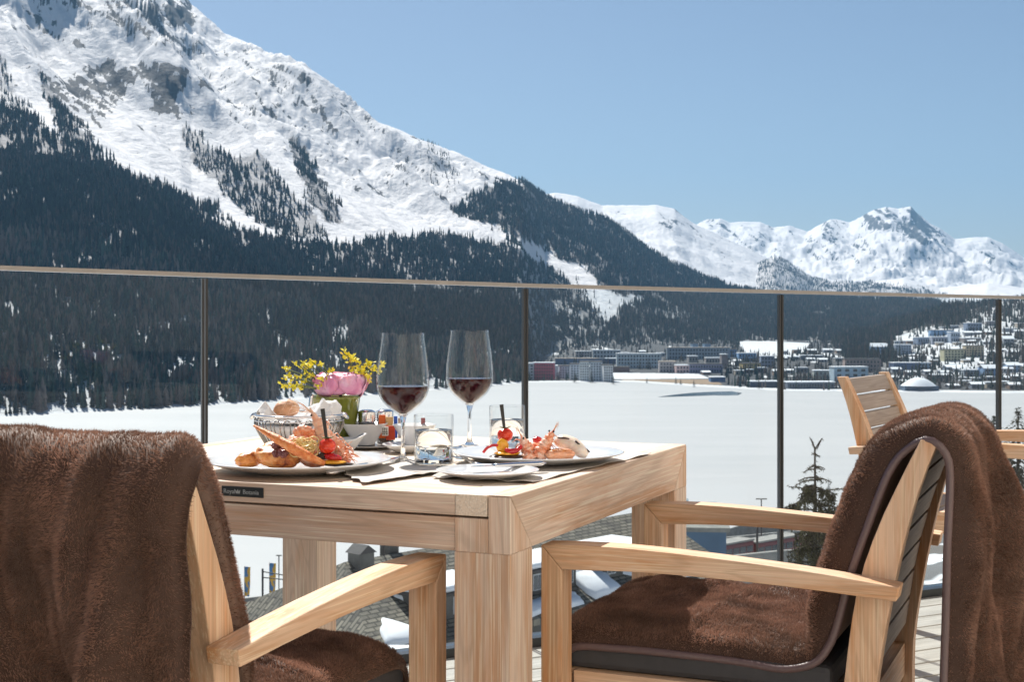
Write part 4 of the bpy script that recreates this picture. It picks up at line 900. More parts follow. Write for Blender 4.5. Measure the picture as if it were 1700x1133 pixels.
def throw(label, loc, rz, side, seed, nfur, rearfold, far_bulge, binding=True, extra=0.):
    "long plush throw: over the seat, up the back, over the top and down behind"
    na, nb_ = 260, 120; P = cat(PROF, na); T = np.gradient(P, axis=0); T /= np.linalg.norm(T, axis=1)[:, None]; Nn = np.stack([-T[:, 1], T[:, 0]], 1)
    arc = np.concatenate([[0], np.cumsum(np.linalg.norm(np.diff(P, axis=0), axis=1))]); L = arc[-1]
    a_seat = arc[np.argmin(np.hypot(P[:, 0]-.43, P[:, 1]-.515))]; a_top = arc[np.argmin(np.hypot(P[:, 0]-.574, P[:, 1]-.852))]
    hw = .222+.018*sstep(a_top-.06, a_top+.03, arc)+extra*1.2*sstep(a_top-.06, a_top+.02, arc)*sstep(a_top+.62, a_top+.05, arc)                         # half width along the length
    q_ = np.linspace(-1, 1, nb_); A, Q = np.meshgrid(arc, q_, indexing='ij'); Bx = Q*hw[:, None]
    thick = .030+(.020+extra*.4)*sstep(a_seat-.03, a_seat+.05, arc)-.018*sstep(a_top-.07, a_top-.0, arc)+.010*sstep(a_top+.05, a_top+.15, arc)
    e = np.clip((np.abs(Bx)-(hw[:, None]-.032))/.032, 0, 1); rim = np.sqrt(np.clip(1-e*e, 0, 1))
    sg = (A < a_seat); up = (A >= a_seat) & (A < a_top); rr_ = sstep(a_top-.02, a_top+.10, A)
    fold = .005*fbm(A*7+seed, Bx*7, 4, seed)+.010*fbm(A*3, Bx*5+seed, 2, seed+9)*(sg)
    # wrinkles crossing the seat
    for (a0, b0, ang_, amp, wd, ln_) in ((.20, side*-.05, .35, .008, .012, .12), (.33, side*-.12, -.5, .012, .020, .09), (.26, side*.05, .1, .006, .010, .16), (.38, side*-.15, .9, .012, .018, .05), (.12, side*-.1, .15, .006, .012, .1)):
        da = A-a0; db = Bx-b0; c, s = math.cos(ang_), math.sin(ang_); l_ = da*s+db*c; m_ = da*c-db*s; fold = fold+1.7*amp*np.exp(-(m_/wd)**2-(l_/ln_)**2)*sstep(a_seat+.02, a_seat-.06, A)
    vert = fbm(Bx*8+seed*3.1, A*2.2, 3, seed+30)*1.3+.35*np.sin(Bx*38+seed+fbm(Bx*3, A*2, 2, 5)*3)
    fold = fold+rr_*vert*rearfold*(.5+.5*sstep(a_top, a_top+.35, A))+.012*sstep(a_top-.2, a_top, A)*fbm(Bx*8, A*4, 3, seed+50)
    Hh = (thick[:, None]+fold)*rim+.0015
    bulge = far_bulge*rr_*sstep(-.15, .22, -Bx*side)*sstep(a_top, a_top+.22, A)
    edge_w = .010*fbm(A*4, Q*0+seed, 2, seed+70)*(1+2*rr_)
    bx = Bx+edge_w
    drop = .014*sstep(.55, 1., np.abs(Q))*sstep(a_seat, a_seat-.10, A)
    D = P[:, 0][:, None]+Nn[:, 0][:, None]*Hh+bulge; Z = P[:, 1][:, None]+Nn[:, 1][:, None]*Hh-drop
    top = np.stack([bx, -D, Z], -1)
    D2 = P[:, 0][:, None]+Nn[:, 0][:, None]*.0+bulge+0*Bx; Z2 = P[:, 1][:, None]+0*Bx-drop
    bot = np.stack([bx, -D2, Z2], -1)
    V = np.concatenate([top.reshape(-1, 3), bot.reshape(-1, 3)]); ix = np.arange(na*nb_).reshape(na, nb_); iy = ix+na*nb_
    F = [np.stack([ix[:-1, :-1], ix[:-1, 1:], ix[1:, 1:], ix[1:, :-1]], -1).reshape(-1, 4), np.stack([iy[:-1, :-1], iy[1:, :-1], iy[1:, 1:], iy[:-1, 1:]], -1).reshape(-1, 4)]
    for r0 in (0, na-1): F.append(np.stack([ix[r0, :-1], ix[r0, 1:], iy[r0, 1:], iy[r0, :-1]], -1))
    for c0 in (0, nb_-1): F.append(np.stack([ix[:-1, c0], ix[1:, c0], iy[1:, c0], iy[:-1, c0]], -1))
    F = np.concatenate(F)
    # pile: small leaning blades
    nrm = np.cross(np.gradient(top, axis=1), np.gradient(top, axis=0)); nrm /= np.maximum(np.linalg.norm(nrm, axis=2), 1e-9)[..., None]
    if nrm[60, 60, 2] < 0: nrm = -nrm
    rng = np.random.default_rng(seed); fi = rng.random(nfur)*(na-1.001); fj = rng.random(nfur)*(nb_-1.001)
    i = fi.astype(int); j = fj.astype(int); u = (fi-i)[:, None]; v = (fj-j)[:, None]
    bl = lambda M_: (M_[i, j]*(1-u)+M_[i+1, j]*u)*(1-v)+(M_[i, j+1]*(1-u)+M_[i+1, j+1]*u)*v
    p = bl(top); n_ = bl(nrm); aa = A[i, j]; bb_ = Bx[i, j]
    ta = bl(np.gradient(top, axis=0)); ta /= np.maximum(np.linalg.norm(ta, axis=1), 1e-9)[:, None]; tb_ = np.cross(n_, ta)
    l1 = fbm(aa*14, bb_*16, 3, seed+1)*2.6; l2 = fbm(aa*14+9, bb_*16, 3, seed+2)*2.6; c1 = pnoise(aa*110, bb_*110, seed+3)*.9; c2 = pnoise(aa*110+5, bb_*110, seed+4)*.9
    d = n_+ta*(l1+c1+.35)[:, None]*.75+tb_*(l2+c2)[:, None]*.75+rng.normal(size=p.shape)*.15; d /= np.linalg.norm(d, axis=1)[:, None]
    w = np.cross(d, rng.normal(size=p.shape)); w /= np.maximum(np.linalg.norm(w, axis=1), 1e-9)[:, None]
    ln = .0050*rng.uniform(.6, 1.3, nfur); wd = .00062
    BV = np.stack([p-w*wd-n_*.001, p+w*wd-n_*.001, p+d*ln[:, None]], 1).reshape(-1, 3)
    nap = fbm(aa*10, bb_*13, 4, seed+8)
    base = np.array([.255, .145, .105])*(np.clip(1+1.0*nap, .35, 1.9)*rng.uniform(.7, 1.35, nfur))[:, None]
    tint = np.concatenate([np.tile(np.array([[.085, .046, .033]]), (len(V), 1)), np.repeat(base, 3, 0)])
    # one mesh: cloth quads and pile triangles
    me = bpy.data.meshes.new('throw'); nq, ntq = len(F), nfur; VV = np.concatenate([V, BV]).astype(np.float32)
    me.vertices.add(len(VV)); me.vertices.foreach_set('co', VV.ravel())
    li = np.concatenate([F.ravel(), np.arange(len(V), len(VV))]).astype(np.int32); me.loops.add(len(li)); me.loops.foreach_set('vertex_index', li)
    me.polygons.add(nq+ntq); me.polygons.foreach_set('loop_start', np.concatenate([np.arange(nq)*4, nq*4+np.arange(ntq)*3]).astype(np.int32))
    me.polygons.foreach_set('loop_total', np.concatenate([np.full(nq, 4), np.full(ntq, 3)]).astype(np.int32)); me.polygons.foreach_set('use_smooth', np.concatenate([np.ones(nq, bool), np.zeros(ntq, bool)]))
    a_ = me.attributes.new('tint', 'FLOAT_COLOR', 'POINT'); a_.data.foreach_set('color', np.c_[tint, np.ones(len(tint))].astype(np.float32).ravel()); me.update(calc_edges=True); me.materials.append(m_fur)
    o = bpy.data.objects.new('throw', me); COL.objects.link(o); o.location = loc; o.rotation_euler = (0, 0, rz); tag(o, label, 'throw', 'brown plush throws over the armchairs')
    for c0 in ((0, nb_-1) if binding else ()): q = MB(); q.tube([tuple(bot[k, c0]+np.array([0, 0, .002])) for k in range(0, na, 2)], .0062, 8); q.build('edge_binding', m_bind, o)
    return o
throw('brown plush throw hanging over the back of the left foreground armchair', NC+U*.416+Wv*.066, PHI, 1, 3, 480000, .088, .01, False, .020)
throw('brown plush throw draped over seat and back of the right armchair', NC+Wv*.485+U*.035, PHI+PI/2, -1, 12, 460000, .042, .060)
# ================================================================== THE MEAL
from mathutils import noise as mn
ZP = ZT
def on(px, py, z=ZP):
    "point on the horizontal plane z seen at a photo pixel"
    D = (HCAM-z)*FPX/(py-HPX); return Vector(((px-850)/FPX*D, D, z))
m_cer, nt, b = new_mat('white_porcelain'); f = noise(nt, coord(nt), 30, 3); r = ramp(nt, [(.3, (.74, .745, .75)), (.7, (.80, .80, .80))], f); nt.links.new(r.outputs[0], b.inputs['Base Color'])
b.inputs['Roughness'].default_value = .18; b.inputs['Coat Weight'].default_value = .4; b.inputs['Coat Roughness'].default_value = .05
m_tg, nt, b = new_mat('thin_clear_glass'); nt.nodes.remove(b); out = nt.nodes['Material Output']
tr_ = nt.nodes.new('ShaderNodeBsdfTransparent'); lw = nt.nodes.new('ShaderNodeLayerWeight'); lw.inputs[0].default_value = .5
rp = ramp(nt, [(0, (.985, .99, .99)), (.86, (.98, .985, .985)), (.97, (.72, .75, .77)), (1, (.42, .45, .47))], lw.outputs['Facing']); nt.links.new(rp.outputs[0], tr_.inputs[0])
gl = nt.nodes.new('ShaderNodeBsdfGlossy'); gl.inputs['Roughness'].default_value = .03
fr = nt.nodes.new('ShaderNodeFresnel'); ge = nt.nodes.new('ShaderNodeNewGeometry'); mr = nt.nodes.new('ShaderNodeMapRange')
nt.links.new(ge.outputs['Backfacing'], mr.inputs[0]); mr.inputs[3].default_value = 1.28; mr.inputs[4].default_value = 1/1.28; nt.links.new(mr.outputs[0], fr.inputs[0])
mx = nt.nodes.new('ShaderNodeMixShader'); nt.links.new(fr.outputs[0], mx.inputs[0]); nt.links.new(tr_.outputs[0], mx.inputs[1]); nt.links.new(gl.outputs[0], mx.inputs[2]); nt.links.new(mx.outputs[0], out.inputs[0])
def glassy(name, col, ior, rough=0.):
    m, nt, b = new_mat(name); b.inputs['Base Color'].default_value = (*col, 1); b.inputs['Transmission Weight'].default_value = 1; b.inputs['IOR'].default_value = ior; b.inputs['Roughness'].default_value = rough; return m
m_cg = glassy('crystal', (.97, .98, .985), 1.5); m_water = glassy('still_water', (.97, .985, .99), 1.33)
m_wine, nt, b = new_mat('red_wine'); b.inputs['Base Color'].default_value = (.030, .004, .006, 1); b.inputs['Roughness'].default_value = .03; b.inputs['Specular IOR Level'].default_value = .3; b.inputs['Transmission Weight'].default_value = .0; b.inputs['IOR'].default_value = 1.34

def lathe_thing(name, label, cat_, loc, prof, mat, part='body', n=56, group=None, rz=0):
    q = MB(); q.lathe(prof, n); o = q.build(name, mat, None, loc=loc); tag(o, label, cat_, group); return o
def plate(label, c, r, hgt, group='white plates on the table'):
    return lathe_thing('plate', label, 'plate', c, [(0, .001), (r*.55, .001), (r*.57, .0035), (r*.80, hgt*.45), (r*.985, hgt*.90), (r, hgt*.97), (r*.985, hgt*1.03), (r*.80, hgt*.66), (r*.66, hgt*.40), (r*.60, hgt*.32), (0, hgt*.30)], m_cer, n=96, group=group)
P1 = Vector((-.352, 2.30, ZP)); P2 = Vector((.046, 2.43, ZP))
plate('large white plate with roast fish, prawns and noodles, left of the front wine glass', P1, .153, .020)
plate('large white plate with prawns and squid at the right of the table', P2+Vector((0, 0, .002)), .149, .018)
P3 = Vector((-.038, 2.185, ZP)); plate('small white side plate with a butter knife on it, nearest the table corner', P3+Vector((0, 0, .003)), .081, .012)

def wine_glass(label, loc, s=1.0):
    t = thing('wine_glass', label, 'wine glass', loc, random.uniform(0, 3), 'wine glasses on the table'); t.scale = (s, s, s)
    q = MB(); q.lathe([(0, 0), (.037, 0), (.0378, .0008), (.037, .0016), (.022, .0036), (.009, .0075), (.0048, .014), (.0036, .03), (.0034, .055), (.0038, .070), (.0062, .080), (.0082, .0846), (.0048, .0868), (0, .0870)], 48); q.build('stem', m_cg, t)
    O = cat([(.0072, .0835), (.0125, .0870), (.0225, .0945), (.0350, .107), (.0430, .121), (.0457, .1355), (.0452, .155), (.0425, .180), (.0392, .203), (.0362, .226)], 34)
    I = [(max(r-.0009, .0), z+.0007*(z < .1)) for r, z in O]
    q = MB(); q.lathe([(0, .0815)]+[tuple(p) for p in O]+[tuple(p) for p in I[::-1]]+[(0, .0846)], 64); q.build('bowl', m_tg, t)
    W_ = [(r-.0013, z+.0012) for r, z in I if z < .132]; q = MB(); q.lathe([(0, .0862)]+W_+[(W_[-1][0]+.0002, .1335), (W_[-1][0]-.002, .1330), (0, .1328)], 64); q.build('wine', m_wine, t)
    return t
wine_glass('front glass of red wine standing between the two plates', on(669, 769.5))
wine_glass('rear glass of red wine standing behind the right plate', on(779.5, 744), 1.01)
def tumbler(label, loc):
    t = thing('water_glass', label, 'tumbler', loc, random.uniform(0, 3), 'water tumblers'); r = .0335; H = .088
    q = MB(); q.lathe([(0, 0), (r-.002, 0), (r, .002), (r, H-.001), (r-.0008, H), (r-.0018, H-.001), (r-.0014, .0045), (0, .0042)], 56); q.build('glass', m_tg, t)
    q = MB(); q.lathe([(0, .0046), (r-.0022, .0048), (r-.0018, .0062), (r-.0022, .0135), (r-.006, .0122), (0, .0118)], 56); q.build('base', m_cg, t)
    q = MB(); q.lathe([(0, .0123), (r-.0062, .0128), (r-.0021, .0165), (r-.00175, .062), (r-.003, .0613), (0, .0611)], 56); q.build('water', m_water, t); return t
tumbler('water tumbler in front, right beside the front wine glass', on(720, 775))
tumbler('water tumbler at the rear, behind the skewered tomato', on(842, 752))

# linen
m_lin = simple('beige_linen', (.60, .55, .50), .85, nscale=300, var=.06, bumps=.15); m_nap = simple('white_napkin', (.80, .80, .80), .85, nscale=200, var=.03)
def cloth(name, label, quad, seed, cat_='placemat', nn=90, zl=.0016, wave=.003):
    "thin cloth between four table points with a rippled rim"
    A_, B_, C__, D_2 = [np.array(p[:2]) for p in quad]; u = np.linspace(0, 1, nn); Uu, Vv = np.meshgrid(u, u, indexing='ij')
    base = (A_[None, None]*((1-Uu)*(1-Vv))[..., None]+B_*(Uu*(1-Vv))[..., None]+C__*(Uu*Vv)[..., None]+D_2*((1-Uu)*Vv)[..., None])
    ed = np.minimum(np.minimum(Uu, 1-Uu), np.minimum(Vv, 1-Vv)); k = np.exp(-ed*12)
    n1_ = fbm(Uu*4.5+seed, Vv*4.5, 2, seed); base = base+(k*.008*n1_)[..., None]*np.array([1, 1.]); z = ZP+zl+k*wave*(1+1.4*pnoise(Uu*6+seed, Vv*6, seed+4))*.7
    T_ = np.concatenate([base, z[..., None]], -1).reshape(-1, 3); Bt = T_.copy(); Bt[:, 2] -= .0009; ix = np.arange(nn*nn).reshape(nn, nn); iy = ix+nn*nn
    F = [np.stack([ix[:-1, :-1], ix[1:, :-1], ix[1:, 1:], ix[:-1, 1:]], -1).reshape(-1, 4), np.stack([iy[:-1, :-1], iy[:-1, 1:], iy[1:, 1:], iy[1:, :-1]], -1).reshape(-1, 4)]
    for e1, e2 in ((ix[0], iy[0]), (ix[-1], iy[-1]), (ix[:, 0], iy[:, 0]), (ix[:, -1], iy[:, -1])): F.append(np.stack([e1[:-1], e1[1:], e2[1:], e2[:-1]], -1))
    o = np_mesh(name, np.concatenate([T_, Bt]), np.concatenate(F), m_lin if cat_ != 'napkin' else m_lin, smooth=True); tag(o, label, cat_); return o
Tq = lambda u, w: NC+U*u+Wv*w+Vector((0, 0, ZP))
cloth('placemat', 'beige linen mat with rippled edge beneath the right plate', [Tq(.030, .150), Tq(.000, .660), Tq(.30, .70), Tq(.20, .155)], 3)
cloth('placemat', 'beige linen mat reaching out from under the left plate towards the table edge', [on(603, 806), on(745, 786), on(660, 766), on(560, 786)], 8, zl=.0030)

# cutlery
m_sil = simple('polished_steel', (.72, .72, .73), .13, metal=1, nscale=10, var=.04)
def knife(label, p0, p1, zz=.004, blade=.52, tilt=0.):
    "handle end p0, blade tip p1"
    d = (p1-p0); L = math.hypot(d.x, d.y); t = thing('knife', label, 'knife', (p0.x, p0.y, ZP+zz), math.atan2(d.y, d.x), 'knives'); t.rotation_euler[1] = tilt
    q = MB(); hl = L*(1-blade); n = 12; V = []; F = []
    for i in range(n):
        u = i/(n-1); w = (.0095-.0030*u)*min(1, (u*9+.35))**.5; hh = .0042*min(1, u*8+.5)*(1-.25*u)
        for k in range(10): a = 2*PI*k/10; V.append((hl*u, w*math.cos(a), .0045+hh*math.sin(a)))
    F = [(i*10+k, i*10+(k+1) % 10, (i+1)*10+(k+1) % 10, (i+1)*10+k) for i in range(n-1) for k in range(10)]+[tuple(range(9, -1, -1)), tuple((n-1)*10+k for k in range(10))]
    q.add(V, F, 0, True); q.build('handle', m_sil, t)
    q = MB(); out_ = [(hl-.002, -.004), (hl+L*.08, -.0075), (L*.86, -.0085), (L*.97, -.004), (L, .004), (L*.8, .006), (hl, .0045)]; q.prism(out_, .0035, .0050, 2); q.build('blade', m_sil, t, bevel=.0004)
    return t
knife('steel table knife lying on the linen mat right of the left plate', on(545, 797), on(668, 768), zz=.006)
k2 = knife('short butter knife with bright handle resting across the side plate', on(905, 772, ZP+.014), on(780, 778, ZP+.014), zz=.012, blade=.30)
def fork(label, p0, p1, zz=.004):
    d = p1-p0; L = math.hypot(d.x, d.y); t = thing('fork', label, 'fork', (p0.x, p0.y, ZP+zz), math.atan2(d.y, d.x))
    q = MB(); q.tube([(0, 0, .003), (L*.3, 0, .004), (L*.62, 0, .006)], [.006, .0035, .0028], 8); q.build('handle', m_sil, t)
    q = MB(); q.prism([(L*.60, -.003), (L*.68, -.011), (L*.76, -.012), (L*.76, .012), (L*.68, .011), (L*.60, .003)], .004, .0055, 2); q.build('neck', m_sil, t)
    for k in range(4): y = -.0098+k*.0065; q = MB(); q.tube([(L*.755, y, .0048), (L*.88, y*.97, .0035), (L, y*.9, .006)], [.0018, .0016, .0008], 6); q.build('tine', m_sil, t)
fork('steel fork on the mat between water tumbler and right plate', on(800, 783), on(752, 764))

# ---- food
def blob_mesh(q, c, r, rot=0, tilt=0, amp=.12, freq=1.6, seed=0, sub=4, flat=0., roll=0):
    bm = bmesh.new(); bmesh.ops.create_icosphere(bm, subdivisions=sub, radius=1)
    M_ = Matrix.Rotation(rot, 3, 'Z') @ Matrix.Rotation(tilt, 3, 'Y') @ Matrix.Rotation(roll, 3, 'X'); V = []
    for v in bm.verts:
        p = v.co.copy(); n_ = mn.fractal(p*freq+Vector((seed*7.1, seed*3.3, 0)), .6, 2, 4); p = p*(1+amp*n_)
        if flat and p.z < -flat: p.z = -flat-(p.z+flat)*-.12
        V.append(Vector(c)+M_ @ Vector((p.x*r[0], p.y*r[1], p.z*r[2])))
    F = [tuple(v.index for v in f.verts) for f in bm.faces]; q.add(V, F, 0, True); bm.free()
def foodmat(name, stops, scale=60, rough=.35, bumpd=.5, sss=.1, detail=6, spec=.5):
    m, nt, b = new_mat(name); o = coord(nt); f = noise(nt, o, scale, detail, .65, .4); r = ramp(nt, stops, f); nt.links.new(r.outputs[0], b.inputs['Base Color']); b.inputs['Roughness'].default_value = rough
    b.inputs['Subsurface Weight'].default_value = sss; b.inputs['Subsurface Radius'].default_value = (.006, .003, .0015); b.inputs['Subsurface Scale'].default_value = .6
    bump(nt, noise(nt, o, scale*3, 6, .7), bumpd, .0015, b); b.inputs['Specular IOR Level'].default_value = spec; return m
m_gold = foodmat('roasted_golden', [(.30, (.12, .028, .012)), (.40, (.50, .15, .035)), (.55, (.74, .27, .05)), (.75, (.80, .44, .15))], 70)
m_fish = foodmat('grilled_fish', [(.34, (.16, .03, .015)), (.43, (.52, .15, .035)), (.57, (.76, .32, .09)), (.76, (.74, .52, .30))], 75)
m_prawn = foodmat('cooked_prawn', [(.30, (.72, .14, .05)), (.45, (.82, .30, .15)), (.58, (.85, .52, .38)), (.75, (.86, .74, .62))], 95, .28)
m_prawnl = foodmat('pale_prawn_shell', [(.30, (.75, .34, .20)), (.50, (.80, .55, .42)), (.70, (.84, .72, .60))], 80, .28)
m_claw = foodmat('crab_claw_shell', [(.30, (.55, .10, .02)), (.5, (.78, .24, .06)), (.68, (.84, .44, .18))], 110, .35, .9)
m_tom = foodmat('roasted_tomato', [(.35, (.50, .02, .008)), (.6, (.72, .06, .02)), (.8, (.80, .22, .08))], 70, .12, .25)
m_redp = foodmat('red_pepper', [(.35, (.42, .008, .015)), (.7, (.62, .03, .03))], 50, .15, .2)
m_yelp = foodmat('yellow_pepper', [(.35, (.80, .32, .02)), (.7, (.90, .50, .05))], 50, .2, .2)
m_aub = foodmat('grilled_aubergine', [(.35, (.02, .014, .014)), (.7, (.09, .05, .035))], 70, .3, .4, 0)
m_nood = foodmat('buttered_noodles', [(.35, (.72, .52, .18)), (.7, (.88, .76, .42))], 90, .3, .3)
m_squid = foodmat('grilled_squid', [(.22, (.20, .07, .03)), (.34, (.75, .55, .38)), (.55, (.84, .74, .64)), (.75, (.87, .80, .73))], 38, .3, .3, .25)
m_salm = foodmat('salmon_flesh', [(.3, (.78, .28, .12)), (.6, (.86, .46, .28)), (.8, (.88, .62, .46))], 120, .3, .5)
m_stick = simple('black_skewer', (.012, .012, .012), .4, nscale=50)
m_eye = simple('prawn_eye', (.01, .01, .01), .1, nscale=50)
def food(name, label, cat_, mat, specs, group=None):
    q = MB()
    for s_ in specs: blob_mesh(q, **s_)
    o = q.build(name, mat); return tag(o, label, cat_, group)
def rings(q, pts, rad, seg=8, depth=.16, n=14, rough_=.04, sm=60):
    C__ = cat([tuple(p) for p in pts], sm); rr = np.interp(np.linspace(0, 1, sm), np.linspace(0, 1, len(rad)), rad)
    for i in range(sm): ph = (i/sm*seg) % 1; rr[i] *= 1-depth*(1-ph)**2+random.uniform(-rough_, rough_)
    q.tube([Vector(p) for p in C__], list(rr), n)
E1 = 2.25
food('potato_wedge', 'golden roast potato at the left end of the left plate', 'potato', m_gold, [dict(c=at(413, 764, 2.27), r=(.022, .016, .0135), amp=.12, seed=2, tilt=-.12)])
food('fish_fillet', 'browned fish fillet with dark crust on the left plate', 'fish fillet', m_fish, [dict(c=at(461, 760, 2.255), r=(.036, .026, .0185), amp=.16, freq=1.3, seed=5, tilt=.10), dict(c=at(452, 748, 2.27), r=(.020, .020, .014), amp=.2, freq=1.8, seed=9, tilt=-.3)])
food('onion_piece', 'charred onion pieces on top of the browned fillet', 'onion', foodmat('charred_onion', [(.4, (.10, .02, .02)), (.6, (.30, .10, .08)), (.75, (.6, .4, .3))], 120, .2), [dict(c=at(462, 741, 2.235), r=(.011, .008, .006), amp=.3, seed=4), dict(c=at(470, 752, 2.222), r=(.009, .006, .008), amp=.3, seed=8), dict(c=at(458, 753, 2.225), r=(.006, .004, .006), amp=.3, seed=18)])
food('prawn_meat', 'pile of peeled prawn and fish chunks behind the browned fillet', 'prawn meat', m_prawn, [dict(c=at(497, 742, 2.29), r=(.027, .022, .020), amp=.2, seed=12, tilt=-.5), dict(c=at(520, 757, 2.27), r=(.026, .022, .018), amp=.2, seed=13), dict(c=at(556, 752, 2.30), r=(.016, .016, .020), amp=.25, seed=14, tilt=.5)])
q = MB(); rings(q, [at(421, 707, 2.24), at(447, 722, 2.225), at(480, 741, 2.21), at(512, 759, 2.205), at(539, 771, 2.205)], [.0018, .0048, .0075, .0088, .0082, .0042], 5, .10, 14, .03); q.build  # claw
cl = q.build('crab_claw', m_claw); tag(cl, 'long orange crustacean claw laid slanting across the left plate', 'claw')
q = MB(); rings(q, [at(488, 722, 2.26), at(500, 714, 2.262), at(514, 718, 2.265), at(524, 732, 2.268)], [.006, .0085, .0085, .006], 5, .2, 12); o = q.build('prawn_tail', m_prawn); tag(o, 'curled orange prawn tail arching over the noodles', 'prawn')
q = MB(); rng = np.random.default_rng(3)
for k in range(46):
    c0 = at(506+rng.uniform(-15, 15), 742+rng.uniform(-9, 9), 2.228+rng.uniform(-.004, .012)); a0 = rng.random()*6; r0 = rng.uniform(.004, .011)
    q.tube([c0+Vector((r0*math.cos(a0+t_), .3*r0*math.sin(a0+t_), r0*.8*math.sin(a0+t_))) for t_ in np.linspace(0, 4.2, 9)], .0011, 5)
tag(q.build('noodle_nest', m_nood), 'nest of thin yellow noodles in the middle of the left plate', 'noodles', kind='thing')
def prawn(label, pts, rad, mat, up, nant=5, eye=None, group='whole prawns', ant=.06, adir=(-1, 0, .2)):
    t = thing('prawn', label, 'prawn', pts[0], 0, group); p0 = Vector(pts[0]); L = [Vector(p)-p0 for p in pts]
    q = MB(); rings(q, L, rad, 6, .2, 14); q.build('shell', mat, t); hd = L[-1]; ax_ = (L[-1]-L[-2]).normalized()
    q = MB(); q.tube([hd-ax_*.004, hd+ax_*.006, hd+ax_*.011], [.0032, .0015, .0004], 7); q.build('rostrum', mat, t)
    for k in range(nant):
        a = Vector(adir)+Vector((random.uniform(-.3, .3), random.uniform(-.3, .3), random.uniform(-.5, .6))); a.normalize(); q = MB(); l = ant*random.uniform(.5, 1.1)
        q.tube([hd, hd+ax_*.010+a*l*.3, hd+a*l*.7+ax_*.012, hd+a*l+Vector((0, 0, -.25*l))], [.0006, .0005, .0004, .0002], 5); q.build('antenna', m_prawnl, t)
    for k in range(6):
        b0 = L[0].lerp(L[-1], .35+.1*k); a = Vector((up[0]+random.uniform(-.3, .3), up[1], up[2]+random.uniform(-.3, .3))); q = MB(); q.tube([b0, b0+a*.012, b0+a*.018+Vector((0, 0, -.008))], [.0013, .001, .0005], 5); q.build('prawn_leg', m_prawn, t)
    if eye:
        for e in eye: q = MB(); blob_mesh(q, c=Vector(e)-p0, r=(.0019, .0019, .0019), amp=0, sub=2); q.build('eye', m_eye, t)
    return t
prawn('pale whole prawn standing upright on the left plate with long feelers', [at(545, 752, 2.275), at(540, 730, 2.27), at(530, 708, 2.265), at(519, 686, 2.26)], [.013, .0135, .0125, .0085, .004], m_prawnl, (1, 0, 0), 6, [at(517, 690, 2.252)], ant=.055, adir=(-1, -.1, .15))
prawn('orange prawn leaning behind the tomato on the left plate, its legs frayed', [at(576, 768, 2.27), at(567, 752, 2.28), at(556, 735, 2.29), at(545, 716, 2.295)], [.009, .012, .012, .008, .004], m_prawn, (1, -.2, .3), 3, None, ant=.03, adir=(.7, -.2, .2))
for k in range(1): pass
q = MB()
for k in range(26):
    c0 = at(572+random.uniform(-12, 12), 755+random.uniform(-16, 12), 2.262+random.uniform(-.01, .02)); d = Vector((random.uniform(.2, 1), random.uniform(-.6, .2), random.uniform(-.9, .4))).normalized(); l = random.uniform(.008, .02)
    q.tube([c0, c0+d*l*.6+Vector((0, 0, .002)), c0+d*l], [.0012, .001, .0004], 5)
tag(q.build('prawn_legs', m_prawn), 'tangle of thin orange prawn legs right of the tomato on the left plate', 'prawn legs', kind='stuff')
def tomato(label, c, r, stick_top, slab, sdx=0.):
    t = thing('cherry_tomato', label, 'tomato', c, 0, 'skewered cherry tomatoes'); q = MB(); blob_mesh(q, c=(0, 0, 0), r=(r, r, r*.92), amp=.05, freq=2.2, seed=3); q.build('fruit', m_tom, t)
    for k in range(5):
        a = 2*PI*k/5+.3; q = MB(); q.tube([(0, 0, r*.88), (math.cos(a)*r*.45, math.sin(a)*r*.45, r*.98), (math.cos(a)*r*.8, math.sin(a)*r*.8, r*1.12)], [.0012, .0010, .0003], 5); q.build('sepal', m_herb, t)
    s = thing('skewer', slab, 'skewer', c, 0, 'black paddle skewers'); v = stick_top-c; q = MB()
    u_ = v.normalized(); n_ = Vector((u_.z, 0, -u_.x)).normalized(); w0, w1 = .0022, .0034
    b0 = u_*r*.5; P_ = [b0-n_*w0, b0+n_*w0, v+n_*w1, v-n_*w1]; q.add([p+Vector((0, -.0012, 0)) for p in P_]+[p+Vector((0, .0012, 0)) for p in P_], [(0, 1, 2, 3), (7, 6, 5, 4), (0, 4, 5, 1), (1, 5, 6, 2), (2, 6, 7, 3), (3, 7, 4, 0)]); q.build('blade', m_stick, s)
m_herb = foodmat('green_herb', [(.35, (.06, .10, .02)), (.7, (.16, .20, .05))], 80, .5)
tomato('roasted cherry tomato on the left plate, pierced by a black skewer', at(543.5, 741, 2.225), .0135, at(535.5, 679, 2.232), 'flat black skewer sticking up from the left plate')
tomato('roasted cherry tomato topping the peppers on the right plate', at(838.5, 723, 2.385), .0133, at(832.5, 672, 2.390), 'flat black skewer sticking up from the right plate')
food('pepper_piece', 'glossy red pepper piece beneath the tomato on the left plate', 'pepper', m_redp, [dict(c=at(553, 760, 2.225), r=(.014, .008, .006), amp=.15, seed=6, tilt=.2)])
food('pepper_piece', 'orange pepper slice lying flat at the front of the left plate', 'pepper', m_yelp, [dict(c=at(552, 768, 2.218), r=(.021, .012, .0032), amp=.12, seed=7)])
food('aubergine_slice', 'dark aubergine slice under the peppers on the left plate', 'aubergine', m_aub, [dict(c=at(560, 771, 2.225), r=(.026, .015, .0035), amp=.1, seed=3), dict(c=at(537, 757, 2.24), r=(.014, .01, .006), amp=.2, seed=30)])
